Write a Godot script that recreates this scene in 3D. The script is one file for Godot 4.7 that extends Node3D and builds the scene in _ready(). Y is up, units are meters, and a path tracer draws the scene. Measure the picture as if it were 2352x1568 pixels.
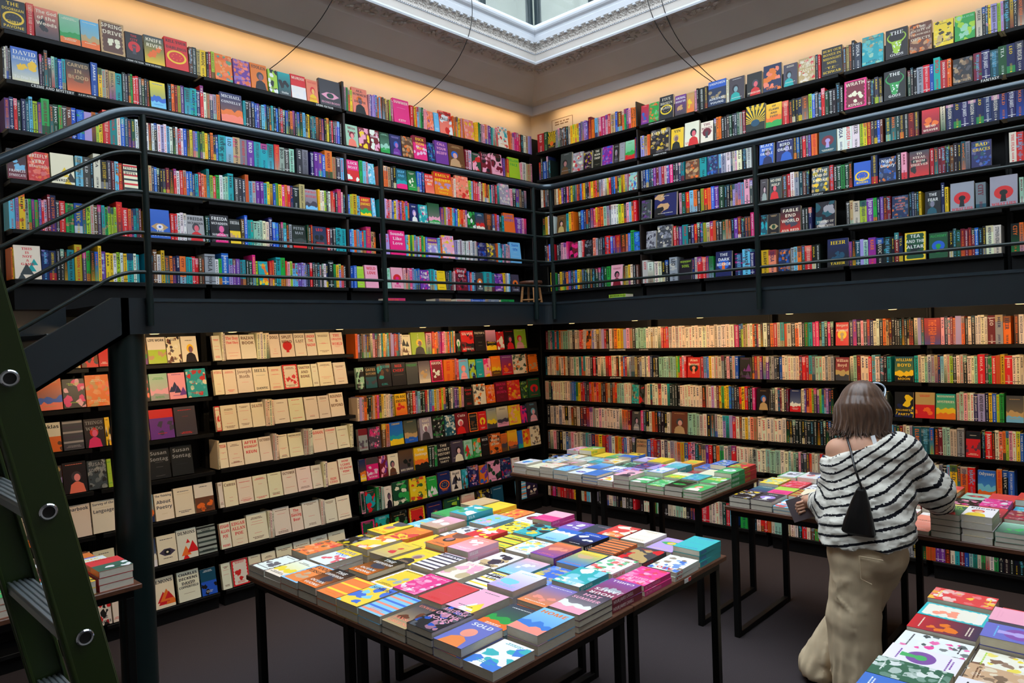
extends Node3D

# A two-storey bookshop room: dark shelving on two walls, a gallery with railings, display tables under a lantern skylight.

const CAM := Vector3(4.971, 1.88, 5.75)
const WALL := -0.28          # inner face of the two book walls
const DECK := 2.13           # gallery floor
const EDGE := 0.85           # gallery edge
const BAYS_U := [-0.24, 1.15, 2.333, 3.52, 4.70]
const ROWS := {
	"UL1": [3.775, "F 4560 4694 kRyd y THE/DOORMAN//CHRIS/PAVONE|S 4520 4560 r|F 4389 4518 zGdk e The God/of the/Woods|F 4271 4386 sLgo e|F 4160 4269 cLao e|F 4009 4157 fDae e SPRING/DRIVE|F 3896 4009 kCrd r THE/CITY/OF/THE|F 3758 3890 dGyo e KNIFE/RIVER|F 3597 3755 rRyo k KILL YOUR/DARLINGS|S 3517 3594 fda|S 3414 3517 y2krl|F 3279 3414 oQtz r|F 3141 3272 vQoz z NO ONE/WAS THERE|F 3005 3138 oPkd k STOLEN|F 2919 2998 lOkw k|F 2808 2915 tGdk w //Stella|F 2675 2808 rBww e MURDER|F 2565 2671 zPyr r|F 2352 2553 dEpx p //HOMEBODY|S 2241 2323 pgoy|F 2083 2241 zPko k ALL/SUMMER/IN/DEATH|S 1937 2079 pvzuboco|S 1814 1937 ddfaflpp|F 1629 1810 hNwz e SUMMER//CITY|S 1435 1624 r2oyocsgxpp|F 1345 1430 zQvo o|F 1276 1340 cNww w|F 1111 1276 zOrw k FIRST TIME/CALLER|S 963 1111 oaoayopo|F 823 957 zQyp o|S 490 817 yygxppzpvdtspr|F 335 484 eQtr o|S 148 335 ozphhr|S -32 141 keazz"],
	"UL2": [3.482, "S 4650 4703 keid|F 4506 4647 bGey w DAVID/BALDACCI//To Die For|S 4479 4504 dk|S 4362 4479 d^dstbt|F 4223 4360 kGof a CARVED/IN/BLOOD|S 4039 4221 b2^yiaa2t2|S 3871 4039 dddgrrdxdk|F 3761 3863 yLbc b|S 3385 3750 komlvt2t2nr^eanio|F 3211 3379 nLozw w MICHAEL/CONNELLY|S 2353 3208 tkdkbvkcbkdtkbkrkbkovkbkckyktkokvkykrkvbk|F 2194 2319 sPzm m Miss/Rose|F 2078 2194 mOyp p Cover/Girl|F 1973 2074 mOpw w BY ROYAL/ROMANCE|F 1866 1969 xLsg s|F 1736 1861 nPvb u|F 1602 1731 fQao a|F 1438 1597 hTmw y DICK/TION/ARY|F 1343 1433 nQtb t|F 1175 1338 vNph p CALL/YOUR/BLUFF|F 966 1170 fPab a|S 873 960 mp|F 747 867 xOrp p|F 600 741 mOpk p LOVE/TO LOVE|F 435 593 pOmk m|S 344 428 vmr|F 170 337 lNyg g YELLOW/FACE|S -45 163 pe2a2p"],
	"UL3": [3.188, "S 4316 4707 vnrxnqc^lvg2^dxgdfb|S 3951 4316 b2z2olyr2^t2ebqnxw|S 3632 3905 wmwkwuwcwkwrwb|S 3410 3632 kyubgxlydonb|S 2976 3407 t2c2a2i2v2t2t2t2|S 2803 2976 r2i2d2s2|S 2685 2785 d2i2|S 2349 2658 nvvbo2^adc|F 2198 2319 hBrw w LOCK/BOAT|S 2110 2194 gcp|F 2037 2110 cQtw t|S 1813 1973 zooakk|F 1686 1808 qLth c DEEP/END|F 1576 1681 xGge e|S 1483 1576 bbn|F 1368 1478 rGzo w ALL THE/GREAT/BIG|F 1145 1363 oTru y EMILY/HENRY//Funny/Story|S 1100 1145 ze|F 922 1094 zQar r|S 507 922 lcrrhemyomytpdrt|F 339 495 iQep e|S 82 339 pkvakp"],
	"UL4": [2.893, "F 4590 4708 kGmc w //FRANCIS/SYNDICATE|F 4471 4586 rQoz e BRIEFLY/VERY/BEAUTIFUL|F 4336 4466 eVyk k //INVASION|S 4059 4332 c2d2ke2^k2dmcr|F 3963 4051 eXrk k PRIVATE/RITES|S 3787 3916 tanbkkd|S 3305 3782 mkrwrobbntrzot^lrgwsst2^|S 3102 3302 dddo^civ|S 2827 3102 vtyybgyhorn|S 2725 2824 ka^|F 2611 2721 iLdc r PORTRAIT/MYSTERY|S 2345 2607 yeelkwrrkh2^pk|S 2207 2332 bly2c|F 2087 2203 rLgy y ABBY/JIMENEZ//Just for the|F 2042 2082 cQrw r|S 1675 1977 tzprpbyurvorto|F 1569 1670 nPwu w|F 1456 1564 tQhe w read/ing|F 1307 1451 xLpg w //SOUTHERN|S 960 1307 v2lproctbyorzp|F 848 954 xOgw g|F 722 842 qLre w|S 445 716 f3bruxt|F 274 439 oNbv b LOVE/STORY|S 98 268 v2ph"],
	"UL5": [2.597, "S 4398 4723 c2uy2^igvgvrpm^n2^dr2|S 4195 4395 g2b2dlefd|S 3953 4192 tglllr2^r2onttm|S 3906 3931 yr|F 3767 3903 bEaw w //THE/COUNTER|S 3659 3765 rrwww|F 3531 3656 iPrd k FREIDA/MCFADDEN|S 3491 3525 xk|F 3350 3488 kPhd w FREIDA/MCFADDEN//SURROGATE/MOTHER|F 3264 3347 kBya w FREIDA|S 3093 3261 fb^ttsss|S 2848 3093 een^bbkdcki|F 2722 2844 kLdr i PETER/MAY|S 2668 2718 xkr|F 2536 2664 nGdk r LEO//DEON/MEYER|S 2358 2532 rdkt2t2|S 2055 2333 bcocbrth2^ao|F 1907 1991 uNrp r MAD/BACK|F 1728 1902 hNpc w Sounds/Like/Love|S 1480 1723 cyglupcrglb|F 1348 1475 uTvw y ERRATA/ON LOVE|S 1300 1343 co|F 1140 1294 pQyc h LOCK UP|S 1101 1134 u|S 833 1101 wiwiwiwiwi|F 706 827 nQbi i|F 575 700 dQya y|S 369 569 octpcpp|F 195 362 cNws b Sure/life"],
	"UL6": [2.298, "S 4678 4725 o2y|F 4536 4676 eVdt r THIS/IS/NOT/A/GAME|S 4359 4534 n2n2kkkt2|S 3978 4356 y2^dgkby^vyywlwyt2wt|S 3785 3943 tkf^ey^d|S 3546 3782 onno2ttrrff|S 3141 3543 i3^wgb2^uvvttkxh^l|F 3057 3137 tOyo y|S 2762 3050 rrxt2^g2^rplccvvu|S 2537 2758 unkrkdkikwn|S 2367 2533 k2^gyuok|S 2264 2333 bb|F 2185 2260 lNgv p|F 2041 2176 pNrh r WILD/LOVE|F 1906 1986 sNgw g WILD/FIRE|F 1772 1901 pCrh h //Emily|S 1582 1767 pzphucbb|F 1463 1577 vQhe w Last/Tango|S 1379 1458 t2c|F 1265 1373 yNka k|S 1143 1260 dktmp|F 983 1138 mQkr w Dirty/Girl|S 872 978 brcn|F 764 866 dCow w //FALSE|S 609 757 t3t|F 482 603 vQpn w|S 384 475 yiwc|F 238 358 dCok w //FALSE"],
	"UR1": [3.775, "S 40 173 r2x|F 179 286 kSyo y|S 291 447 ipkdf2k|S 453 587 eyyyy|S 593 708 viuuv|S 713 783 m^o|S 788 1265 ciph2pra2bf2ogvpoo|F 1323 1408 rGvb p|F 1413 1515 gQor o|F 1520 1665 kRya e FIVE/BROKEN/BLADES|F 1682 1796 vGda w ANIMAL/MONSTER|F 1801 1878 aGoy o|S 1882 1920 pk|S 1924 2004 k2d|F 2008 2178 nTba w UNSPOKEN//ADRIENNE/YOUNG|S 2182 2202 e|F 2206 2342 dPtk w|F 2362 2493 kPrd e //HOROSCOPE|F 2504 2657 nOzo o //VENUS|F 2671 2786 dPtk e|F 2793 2926 aQer e HOUSE/OF THE/CASTLE|S 2929 2966 kr|F 2972 3128 kNyf y BURY OUR/BONES IN/MIDNIGHT/SOIL//V.E./SCHWAB|S 3134 3262 fafk^d2|F 3268 3418 tQsa q|F 3430 3580 kKlw w THE//GODS|F 3588 3732 fQao e The/SOCIETY OF/UNKNOWABLE/OBJECTS|F 3740 3865 yQak k|F 3870 3993 gOls s FLORA DUSK|S 3998 4265 e2kdyu2luk2yk^f2"],
	"UR2": [3.482, "S 45 208 rk^b2n^k|F 337 485 dPfk i|F 497 630 iQre r|F 635 739 kQyv e|F 755 855 kNea e THE/BOOK/THIEF|F 866 990 vQbh h|F 1000 1066 kPdi i|F 1071 1131 iNde d|F 1136 1244 sLgr g|S 1249 1278 rn|S 1312 1411 uao|F 1416 1609 kQya e DEVILS|F 1632 1760 yPka k YIN|F 1769 1914 ePrk r //LEGENDS|F 1927 2047 eCmd m THE/BONES/OF NEVILL|S 2060 2341 dookkdxkdxim|F 2344 2510 kSyq y CURSE|F 2517 2651 yLog k OF/FLAME/AND/FURY|S 2658 3126 r2kkknf2lbddr^xkkk^k|F 3132 3294 mDhe e WRATH//KINGS|S 3300 3402 mkdk|F 3411 3558 kKgw w THE//GODS|S 3570 3845 xkki2r2bt2^r2o|F 3853 3971 kQaf a //MISTRESS|S 3977 4259 m2n2q2x2n2n2"],
	"UR3": [3.188, "S 62 218 ekidfk|S 242 1149 aeoyvknrdyxgirdboydkryordiiwwyrnboklyyp|F 1164 1257 sQrb b|S 1301 1758 dnbkdvmzrpvhkdnt|F 1767 1904 fQao a|S 1912 1975 t2|F 1979 2086 nQbt b|S 2094 2385 ci2w2iepe2k2w2|F 2452 2574 bPnk w BLACK/BIRD/ORACLE|F 2596 2734 nPbk w BLACK/BIRD/ORACLE|S 2741 2875 dbkrdv|S 2878 2922 o2|F 2935 3070 qCmu e|S 3076 3237 w2w2w2|S 3240 3400 lyrdnbf|S 3418 3635 qdxdkmd|F 3652 3766 rGmo e //WIND/WEAVER|S 3772 3801 e2|S 3806 4252 n2n2n2n2n2n2n2n2n2n2"],
	"UR4": [2.893, "S 67 205 kyww|F 264 386 fPak a|S 392 483 tyo|S 550 1246 kbnodvryrosiiwwwlynpcor|F 1294 1399 dQvk v|F 1413 1690 nOak e|S 1695 2080 pxrcoklrobv|S 2084 2386 x2kkkuuucp2^d|F 2450 2514 dPik i|F 2528 2633 dPrk e NO ONE/HALF|S 2640 2856 frwiqfk|F 2870 3003 dQya e BY THE/LAND OF/SMOKE|S 3013 3176 rkxgxk|F 3185 3308 bRyo y //STRANGE/RIVERS|S 3311 3354 n2^|F 3362 3480 nQbo w Night/Library|S 3486 3552 kp|F 3566 3694 dGrk e TO/STEAL/FROM/THIEVES|S 3700 3943 rdmmkfkkqi|F 3948 4068 nQqb y BAD/GRACES|S 4166 4246 e2r2"],
	"UR5": [2.597, "S 84 192 kdrbr|S 251 402 kdpph|F 419 532 mOhk h|S 537 604 wwr|F 609 718 kQdi i|S 723 777 zi|S 782 861 ddk|S 866 1273 r2bvr2k2obg^b2|F 1335 1444 iQdk d|F 1453 1608 dQie i|S 1626 2392 rmvt2knrknlarokkxafkvmkdfh^|F 2445 2504 qOkt t|F 2508 2603 kEax a|F 2610 2776 kGrd e FABLE/END/WORLD//AVA REID|S 2786 2865 kkn|F 2892 3043 kOqi e //THEORY OF/DROWNING|S 3127 3438 dae2l2v2gnvkm|F 3443 3553 nQqo z SISTERS/OF/SWORD/AND/SONG|S 3559 3637 knkky|F 3659 3760 kPqd w THE/FEAR|S 3763 3806 n^y|F 3816 3961 iCrk r //WHAT LIES|S 3969 4029 i2|F 4049 4207 iCrk r //WHAT LIES|S 4216 4240 s"],
	"UR6": [2.298, "S 155 202 yg|S 250 502 kydnovkfb|S 508 912 yydkxdkxdkxg|F 922 1060 pPmk m|S 1070 1242 kayekf|S 1271 1404 w2^w2|S 1418 1566 eekk|S 1575 1656 i2^|F 1673 1800 kNly l MIDNIGHT/SOIL|S 1809 2011 ner2r2vg2|F 2028 2181 nCbo w THE/DARK/MIRROR|S 2213 2383 n2c2^n|S 2443 2568 y2z2|F 2586 2683 nQob o|S 2690 2923 icodr2kk|F 2973 3131 nGkq y HEIR//TAHIR|S 3137 3274 vkqzs|S 3277 3511 v2k2k2km^n|F 3520 3658 xDyk w TEA/AND THE/ALTAR|F 3677 3796 xCbg g ALCHEMY|S 3804 4109 kxxmmmmbkke2e2|S 4162 4234 k2o"],
	"LR1": [1.686, "S 61 587 msptrtoesssekeerze|F 593 658 oOfk f|S 664 871 uefezrk|S 876 1180 eaoyyzpak|S 1185 1461 sssseeaeee|S 1465 1539 rrr|S 1543 2181 eeeeeeeeeeeeeeeeee|S 2185 2435 h2klaaeeokrek|S 2439 2842 ekoretoedoekgt|S 2845 3008 hhkckhk|F 3018 3118 rCya w Margaret/Atwood|S 3124 3420 nvkpdrneekoam|S 3423 3564 kkkkkkkkk|S 3567 3632 ezd|S 3634 3736 r4|S 3739 3884 pnpmoz2o|S 3887 4017 kekeeee|S 4019 4149 m2i2o2|S 4168 4221 fe"],
	"LR2": [1.415, "S 43 979 qeeeeoeeoekeesetrteekrkeewrreek|S 984 1362 eobreiiiadieiepn|S 1367 1423 kk|S 1428 1610 sssssss|S 1615 1717 lgrpr|F 1726 1851 rCkz e Alan/Bennett|S 1859 2211 rcbyeeeikpkeb|F 2223 2324 kVvd v|S 2336 2423 drav|S 2430 3000 aviidkbeeeeeemrrtisseiei|F 3010 3113 mLad e William/Boyd|S 3120 3407 esmeercedkt|F 3431 3558 qLyk y WILLIAM/BOYD//GABRIEL'S/MOON|S 3563 3953 teesiianceelkeekees|S 3955 4215 r2dgroyr2eee"],
	"LR3": [1.154, "S 25 1110 eexneeeeeeeecbbgyrrndrozrodkoakorssseee|F 1120 1198 tQaf f|F 1203 1266 kOrd r|S 1271 1897 eeteezeetkdkkeeeeeeeek|S 1901 2354 eeuemygyybdkdryrkkh|F 2365 2478 kPab a|S 2485 2638 kkeqmekm|F 2645 2736 nLwr w|S 2743 2993 evmoldvltvunk|S 3317 3383 efd|F 3424 3551 kOyn y //HALLOWE'EN/PARTY|F 3560 3688 aBro r|F 3693 3817 tLyo e MIDSUMMER/MYSTERIES|S 3822 4099 espewnu2nyblg|F 4109 4209 dLac a"],
	"LR4": [0.899, "S 38 642 keieiekemfedmrp|S 647 1100 iepeeeeeeeoom|F 1110 1208 dPik e|S 1213 1528 hdkeokkkke|F 1542 1707 fPad a|S 1716 1972 ssseekd|S 1976 2365 ieeutzrefeyeza|S 2369 2609 eeeeeee|S 2612 3035 kkkkkkkkkkkkkkkkkk|S 3391 3539 bqxmeei|S 3542 3676 q2q2b|S 3679 3819 kmssee|S 3821 3863 i2|F 3871 3959 rTkd e|S 3966 4204 kr2kezolpeyb"],
	"LR5": [0.633, "S 44 792 fepkkebipeeeitinoyr|S 797 1139 rzeoyrbefd|F 1149 1266 aNre k ROMEO/JAMES|S 1275 2166 brrmedeieoybrpxdavrkogeir|S 2170 2618 eeeeieesssee|S 2622 2946 seskpdddreeirbon|S 3566 3922 idfoeeikcy2do2r2|F 3935 4043 bLco e Odyssey|S 4048 4146 okb"],
	"LR6": [0.380, "S 33 2922 kekrekeeikdekrekeeiekkekdrekeeikekredekkeeiek|S 2925 4193 rekeikdkeiokrvekdeikekr"],
	"LR7": [0.130, "S 21 443 ekhkrrrrrrye|S 472 621 ercw|S 691 1129 keieikkedkr|S 1179 1776 keeggsrkeessekdr|S 1802 2149 r3eeeexrcb|S 2189 2457 g2krkerro|S 2461 2610 essse|S 2621 2915 eekrefgro|S 3488 4188 ikykoovvketmbstegsegkkkkk"],
	"LC1": [1.708, "S 1853 2385 oukaibfdepmdetyecozzrobe|F 1751 1848 eVfk f|F 1580 1746 lPky e I/S/O/L/A|S 1218 1575 p3roobvhpaobyto|F 1145 1212 kCwg g //INK|F 973 1139 rOmk w SILVER//NITRATE|F 812 967 kNew e PASTOR'S|F 665 806 pLky y //Mothers/and/Sons|F 551 659 rOww d|F 396 545 kPrd r|F 215 389 lPpr e"],
	"LC2": [1.448, "F 2259 2430 sOxk w BLACK//CAROL/OATES|F 2130 2250 kBqd a OATES/BUTCHER|F 1979 2126 kOft t MUSEUM//GIRL|F 1817 1974 kNar r MIS/CHIEF|F 1678 1812 dNxg g PRESENT|F 1536 1673 dGea e //FLORENZER|F 1383 1531 mDhw w HAVOC|S 1269 1378 o3|S 1191 1263 opr|F 1055 1186 cPpz r|F 962 1049 lOcn c|F 855 956 tNsw w|F 752 849 pOyh h|F 609 746 oLyf y|F 435 603 vGro w|F 228 429 eQxo x CHINA|F 34 215 oDka k"],
	"LC3": [1.186, "S 1958 2391 ezpokkxeohdyeeeua|F 1819 1948 yGor k IN ASC/ENSION|S 1137 1814 ffruckxrebcyeolzkkeivnyp|F 1010 1131 kNrm r Good/Girl//Alice|F 838 999 eQdo d LOVE ME|F 710 832 oQpr p|F 527 697 mNhp h HOUSE/OF/DOWN|F 336 520 rQoy o|F 222 323 xQlk l|F 26 208 xCrd r"],
	"LC4": [0.934, "F 2247 2419 iTmd m LOVE CHILD//ELSEWHERE|F 2113 2238 dQhp h STAG/DANCE|S 2026 2108 fo|F 1870 2021 bLty y|F 1713 1860 dLab a|F 1539 1683 iPdw e Girl/1983|F 1391 1534 kQgw g|F 1255 1386 qQew w THIS/IS A/LOVE/STORY|F 1086 1250 mPrw w Cuts|F 958 1080 kDof a|F 839 952 rCyr e|F 698 833 iLyd d|F 527 691 eLdp d|F 343 520 yQzp h|F 248 336 hOvn h|F 75 241 dPpc c"],
	"LC5": [0.680, "F 2276 2401 nLoy w //KATE/ATKINSON|F 2147 2272 hTdw w //BEECH/WOOD|F 2051 2138 mOvp p|F 1934 2047 ePfd d|F 1769 1929 fGdk e //MRS DRAW|F 1598 1759 yLok w The/Seekings|S 1499 1593 xkg|F 1323 1494 kNde e THE/SECRET/HISTORY//DONNA/TARTT|F 1161 1317 dPek e|F 1041 1150 sVgr g|F 929 1035 gOso s|F 815 923 kNwd w BECK|F 648 809 oQdk e The/World/After|F 552 642 oLdf d|F 402 546 yLod o|F 322 396 bLbt t|F 207 316 yOro r|F 46 200 eQdf d"],
	"LC6": [0.410, "F 2297 2400 xDpk p|F 2191 2293 xOrt r|S 2109 2182 gxs|F 2017 2100 ePkd k|F 1831 2008 xOeg e|F 1631 1821 yQrx r|F 1502 1621 gVwp w|F 1341 1491 nRoy o|F 1203 1330 eVkd k Road|F 1118 1191 tOfc c|F 972 1106 nQop w|F 853 961 oObv b|F 668 841 pOxk x|F 508 655 nQrv w|F 377 495 wVrk r"],
	"LC7": [0.150, "F 2207 2361 xDhr h|F 2048 2198 tOrx w|F 1858 2024 kQga a|F 1659 1833 rDyk y|F 1451 1633 nPod o|F 1232 1424 xOlk l|F 1032 1204 eGrd r|F 823 1003 kQey y|F 637 793 qNdw w|F 296 443 cXow w|F 116 289 nGke e"],
	"LB1": [1.748, "F 3466 3557 eNrr r|S 3438 3463 ee|F 3324 3434 eNrr r The Day/That They|F 3203 3321 eNrr f RAZAN/BOOK|S 3100 3200 eeee|F 3007 3096 eNrr f DOGS|F 2890 3004 eCrr f SPLIT/MIND|F 2789 2887 eNrr f DOGS/LAST|F 2696 2785 eNrr r UNDER/THE/NAZAR|F 2565 2692 eNrr f|F 2446 2561 eNrr r THE/AMAZING/WORLD"],
	"LB2": [1.502, "F 3457 3570 eNrr r INTERVAL|F 3360 3454 eNrr r|F 3234 3357 eNrr f Joseph/Roth|F 3110 3231 eNkk k HELL//DANTE|F 2996 3106 eNrr r|F 2864 2992 eDrr f|F 2749 2860 eNrr f SHATTER/AND/BONE|F 2687 2746 eNrr f|F 2552 2683 eNrr f|F 2424 2543 eNrr f"],
	"LB3": [1.245, "F 3487 3571 eDrr r|F 3365 3484 eNrr f|F 3258 3361 eNrr f|F 3156 3255 eNrr f DEATH|S 3086 3152 eeee|F 2956 3082 eNrr f|F 2826 2952 eNrr r|F 2702 2818 eNrr f|F 2595 2698 eNrr f|F 2460 2591 eNrr f BOUNDS/&/BEYOND"],
	"LB4": [0.980, "S 3513 3551 eee|F 3447 3510 eNrr r TESSA|F 3333 3444 eNrr f|F 3208 3329 eNrr r AFTER/MIDNIGHT/KEUN|F 3107 3205 eNrr f OCTOBER|S 3058 3104 eee|F 2971 3054 eNrr f|F 2848 2967 eNrr f KNOWLEDGE|S 2764 2845 eeee|F 2647 2761 eNrr r GOGOL|F 2542 2643 eNrr r STOWAWAY|F 2426 2538 eNrr f|S 2388 2422 ee"],
	"LB5": [0.700, "F 3490 3578 eNrr f|F 3387 3487 eNrr f Camus|F 3268 3384 eNrr r|F 3151 3264 eNrr r|F 3034 3147 eNrr f|F 2913 3030 eNrr f OCTOBER|F 2784 2909 eNrr f|F 2687 2780 eNrr f|S 2647 2683 ee|F 2538 2643 eNrr r //HOW/I FIND|F 2396 2530 eNrr r HOW/I CAME/TO KNOW/FISH"],
	"LB6": [0.405, "F 3448 3559 eNrr r EDGAR/ALLAN/POE//POEMS|F 3327 3445 eNrr r EDGAR/ALLAN/POE|F 3163 3323 eNrr f|S 3118 3160 eee|F 2977 3114 eNrr f|F 2873 2974 eNrr r The/Dancing/Bear|F 2719 2869 eNrr f|S 2680 2715 ee|F 2567 2676 eNrr f|F 2435 2563 eNrr f"],
	"LB7": [0.116, "F 3457 3558 eNrr f|F 3325 3450 eDrr r|F 3224 3319 eNrr f|F 3105 3217 eNrr f|F 2960 3098 eNrr f|F 2810 2953 eNrr f|F 2653 2802 eNrr f|F 2489 2645 eNrr f"],
	"LA1": [1.748, "F 4362 4450 aQkd k|F 4262 4358 rOfd r|F 4197 4260 rNwz w|F 3968 4012 oLgv g|F 3843 3963 eBla k LIFE WORK|F 3746 3841 eQkf k|F 3633 3743 ePky k"],
	"LA2": [1.502, "F 4605 4640 vQcp p|F 4466 4598 oLbz a|F 4340 4464 kOhp l|F 4201 4338 oQza e|F 3962 4005 kOrz r|F 3839 3959 sLpi g|F 3723 3836 pVnv v|F 3576 3717 tQre r"],
	"LA3": [1.245, "F 4480 4594 eBof k Toklas|F 4360 4473 dXid i|F 4239 4355 kPhr i THINGS/WE DO|F 4206 4237 yVke k|F 3972 4010 aPfk k|F 3812 3969 vTrd r|F 3659 3806 dNro r"],
	"LA4": [0.980, "F 4483 4552 dOua i|F 4350 4481 kPzd z|F 4237 4346 dQik i SUSAN/SONTAG|F 4206 4234 lNgl g|F 3988 4007 kNdd i|F 3846 3985 kNid i Susan/Sontag|F 3694 3840 kNdi i Susan/Sontag"],
	"LA5": [0.700, "F 4648 4704 eLdo k|F 4337 4478 eNaa d Yearbook|F 4192 4332 eNaa d Survey of the/Language|F 3963 4004 cLon n|F 3837 3958 eNaa d The Thinking/About/Poetry|F 3699 3831 eNaa d|F 3559 3693 eBfo k"],
	"LA6": [0.405, "F 4489 4614 eNaa d|F 4346 4477 eVrr d|F 4208 4333 eNaa d|F 3958 4002 nLew w|F 3825 3953 eEdk k|F 3687 3823 eVro k DEMONS|F 3553 3684 iXkd k"],
	"LA7": [0.116, "F 4511 4625 iOdp d|F 4381 4488 eNrr d|F 4330 4374 eNkk k|F 4245 4322 eOrk k //THE/GAMBLER|F 4194 4240 eNaa r|F 3851 4003 eVro k DEMONS|F 3681 3831 eNff k CHARLES/DICKENS/DAVID/COPPERFIELD|F 3564 3675 qBbk w"],
}

var M := {}
var rng := RandomNumberGenerator.new()
var used := {}
var cam_basis: Basis

# ------------------------------------------------------------------ setup
func _ready() -> void:
	var cam := Camera3D.new()
	cam.name = "camera"
	cam.fov = 51.265
	cam.near = 0.05
	cam.far = 60.0
	cam_basis = Basis.from_euler(Vector3(deg_to_rad(-0.7306), deg_to_rad(43.169), deg_to_rad(-2.003)), EULER_ORDER_YXZ)
	cam.transform = Transform3D(cam_basis, CAM)
	add_child(cam)
	var we := WorldEnvironment.new()
	we.name = "world_environment"
	var e := Environment.new()
	e.background_mode = Environment.BG_SKY
	var sm := ProceduralSkyMaterial.new()
	sm.sky_top_color = Color(0.90, 0.95, 1.0)
	sm.sky_horizon_color = Color(0.62, 0.66, 0.69)
	sm.sky_curve = 1.0
	sm.sky_energy_multiplier = 2.5
	sm.ground_bottom_color = Color(0.3, 0.3, 0.3)
	sm.ground_horizon_color = Color(0.5, 0.5, 0.5)
	var sky := Sky.new()
	sky.sky_material = sm
	e.sky = sky
	e.tonemap_mode = Environment.TONE_MAPPER_LINEAR
	e.tonemap_exposure = 1.0
	e.sdfgi_enabled = true
	e.ssao_enabled = true
	e.ssil_enabled = true
	we.environment = e
	add_child(we)
	rng.seed = 7
	make_materials()
	build_shell()
	build_lantern()
	build_gallery()
	build_bookcases()
	build_lamps()
	make_atlases()
	build_wall_books()
	build_tables()
	build_ladder()
	build_small_things()
	build_person()

# ------------------------------------------------------------------ helpers
func tag(o: Node, label := "", category := "", group := "", kind := "") -> void:
	if label: o.set_meta("label", label)
	if category: o.set_meta("category", category)
	if group: o.set_meta("group", group)
	if kind: o.set_meta("kind", kind)

func numbered(n: String) -> String:
	if not used.has(n):
		used[n] = 0
		return n
	used[n] += 1
	return "%s_%03d" % [n, used[n]]

func root_at(called: String, at := Vector3.ZERO, turn := 0.0) -> Node3D:
	var o := Node3D.new()
	o.name = numbered(called)
	o.position = at
	o.rotation.y = turn
	add_child(o)
	return o

func put(called: String, mesh: Mesh, mat: Material, parent: Node = self, xf := Transform3D()) -> MeshInstance3D:
	var o := MeshInstance3D.new()
	o.name = numbered(called) if parent == self else called
	o.mesh = mesh
	if mat: o.material_override = mat
	o.transform = xf
	parent.add_child(o, true)
	return o

func structure(called: String, mesh: Mesh, mat: Material, label := "") -> MeshInstance3D:
	var o := put(called, mesh, mat)
	tag(o, label, "", "", "structure")
	return o

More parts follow.
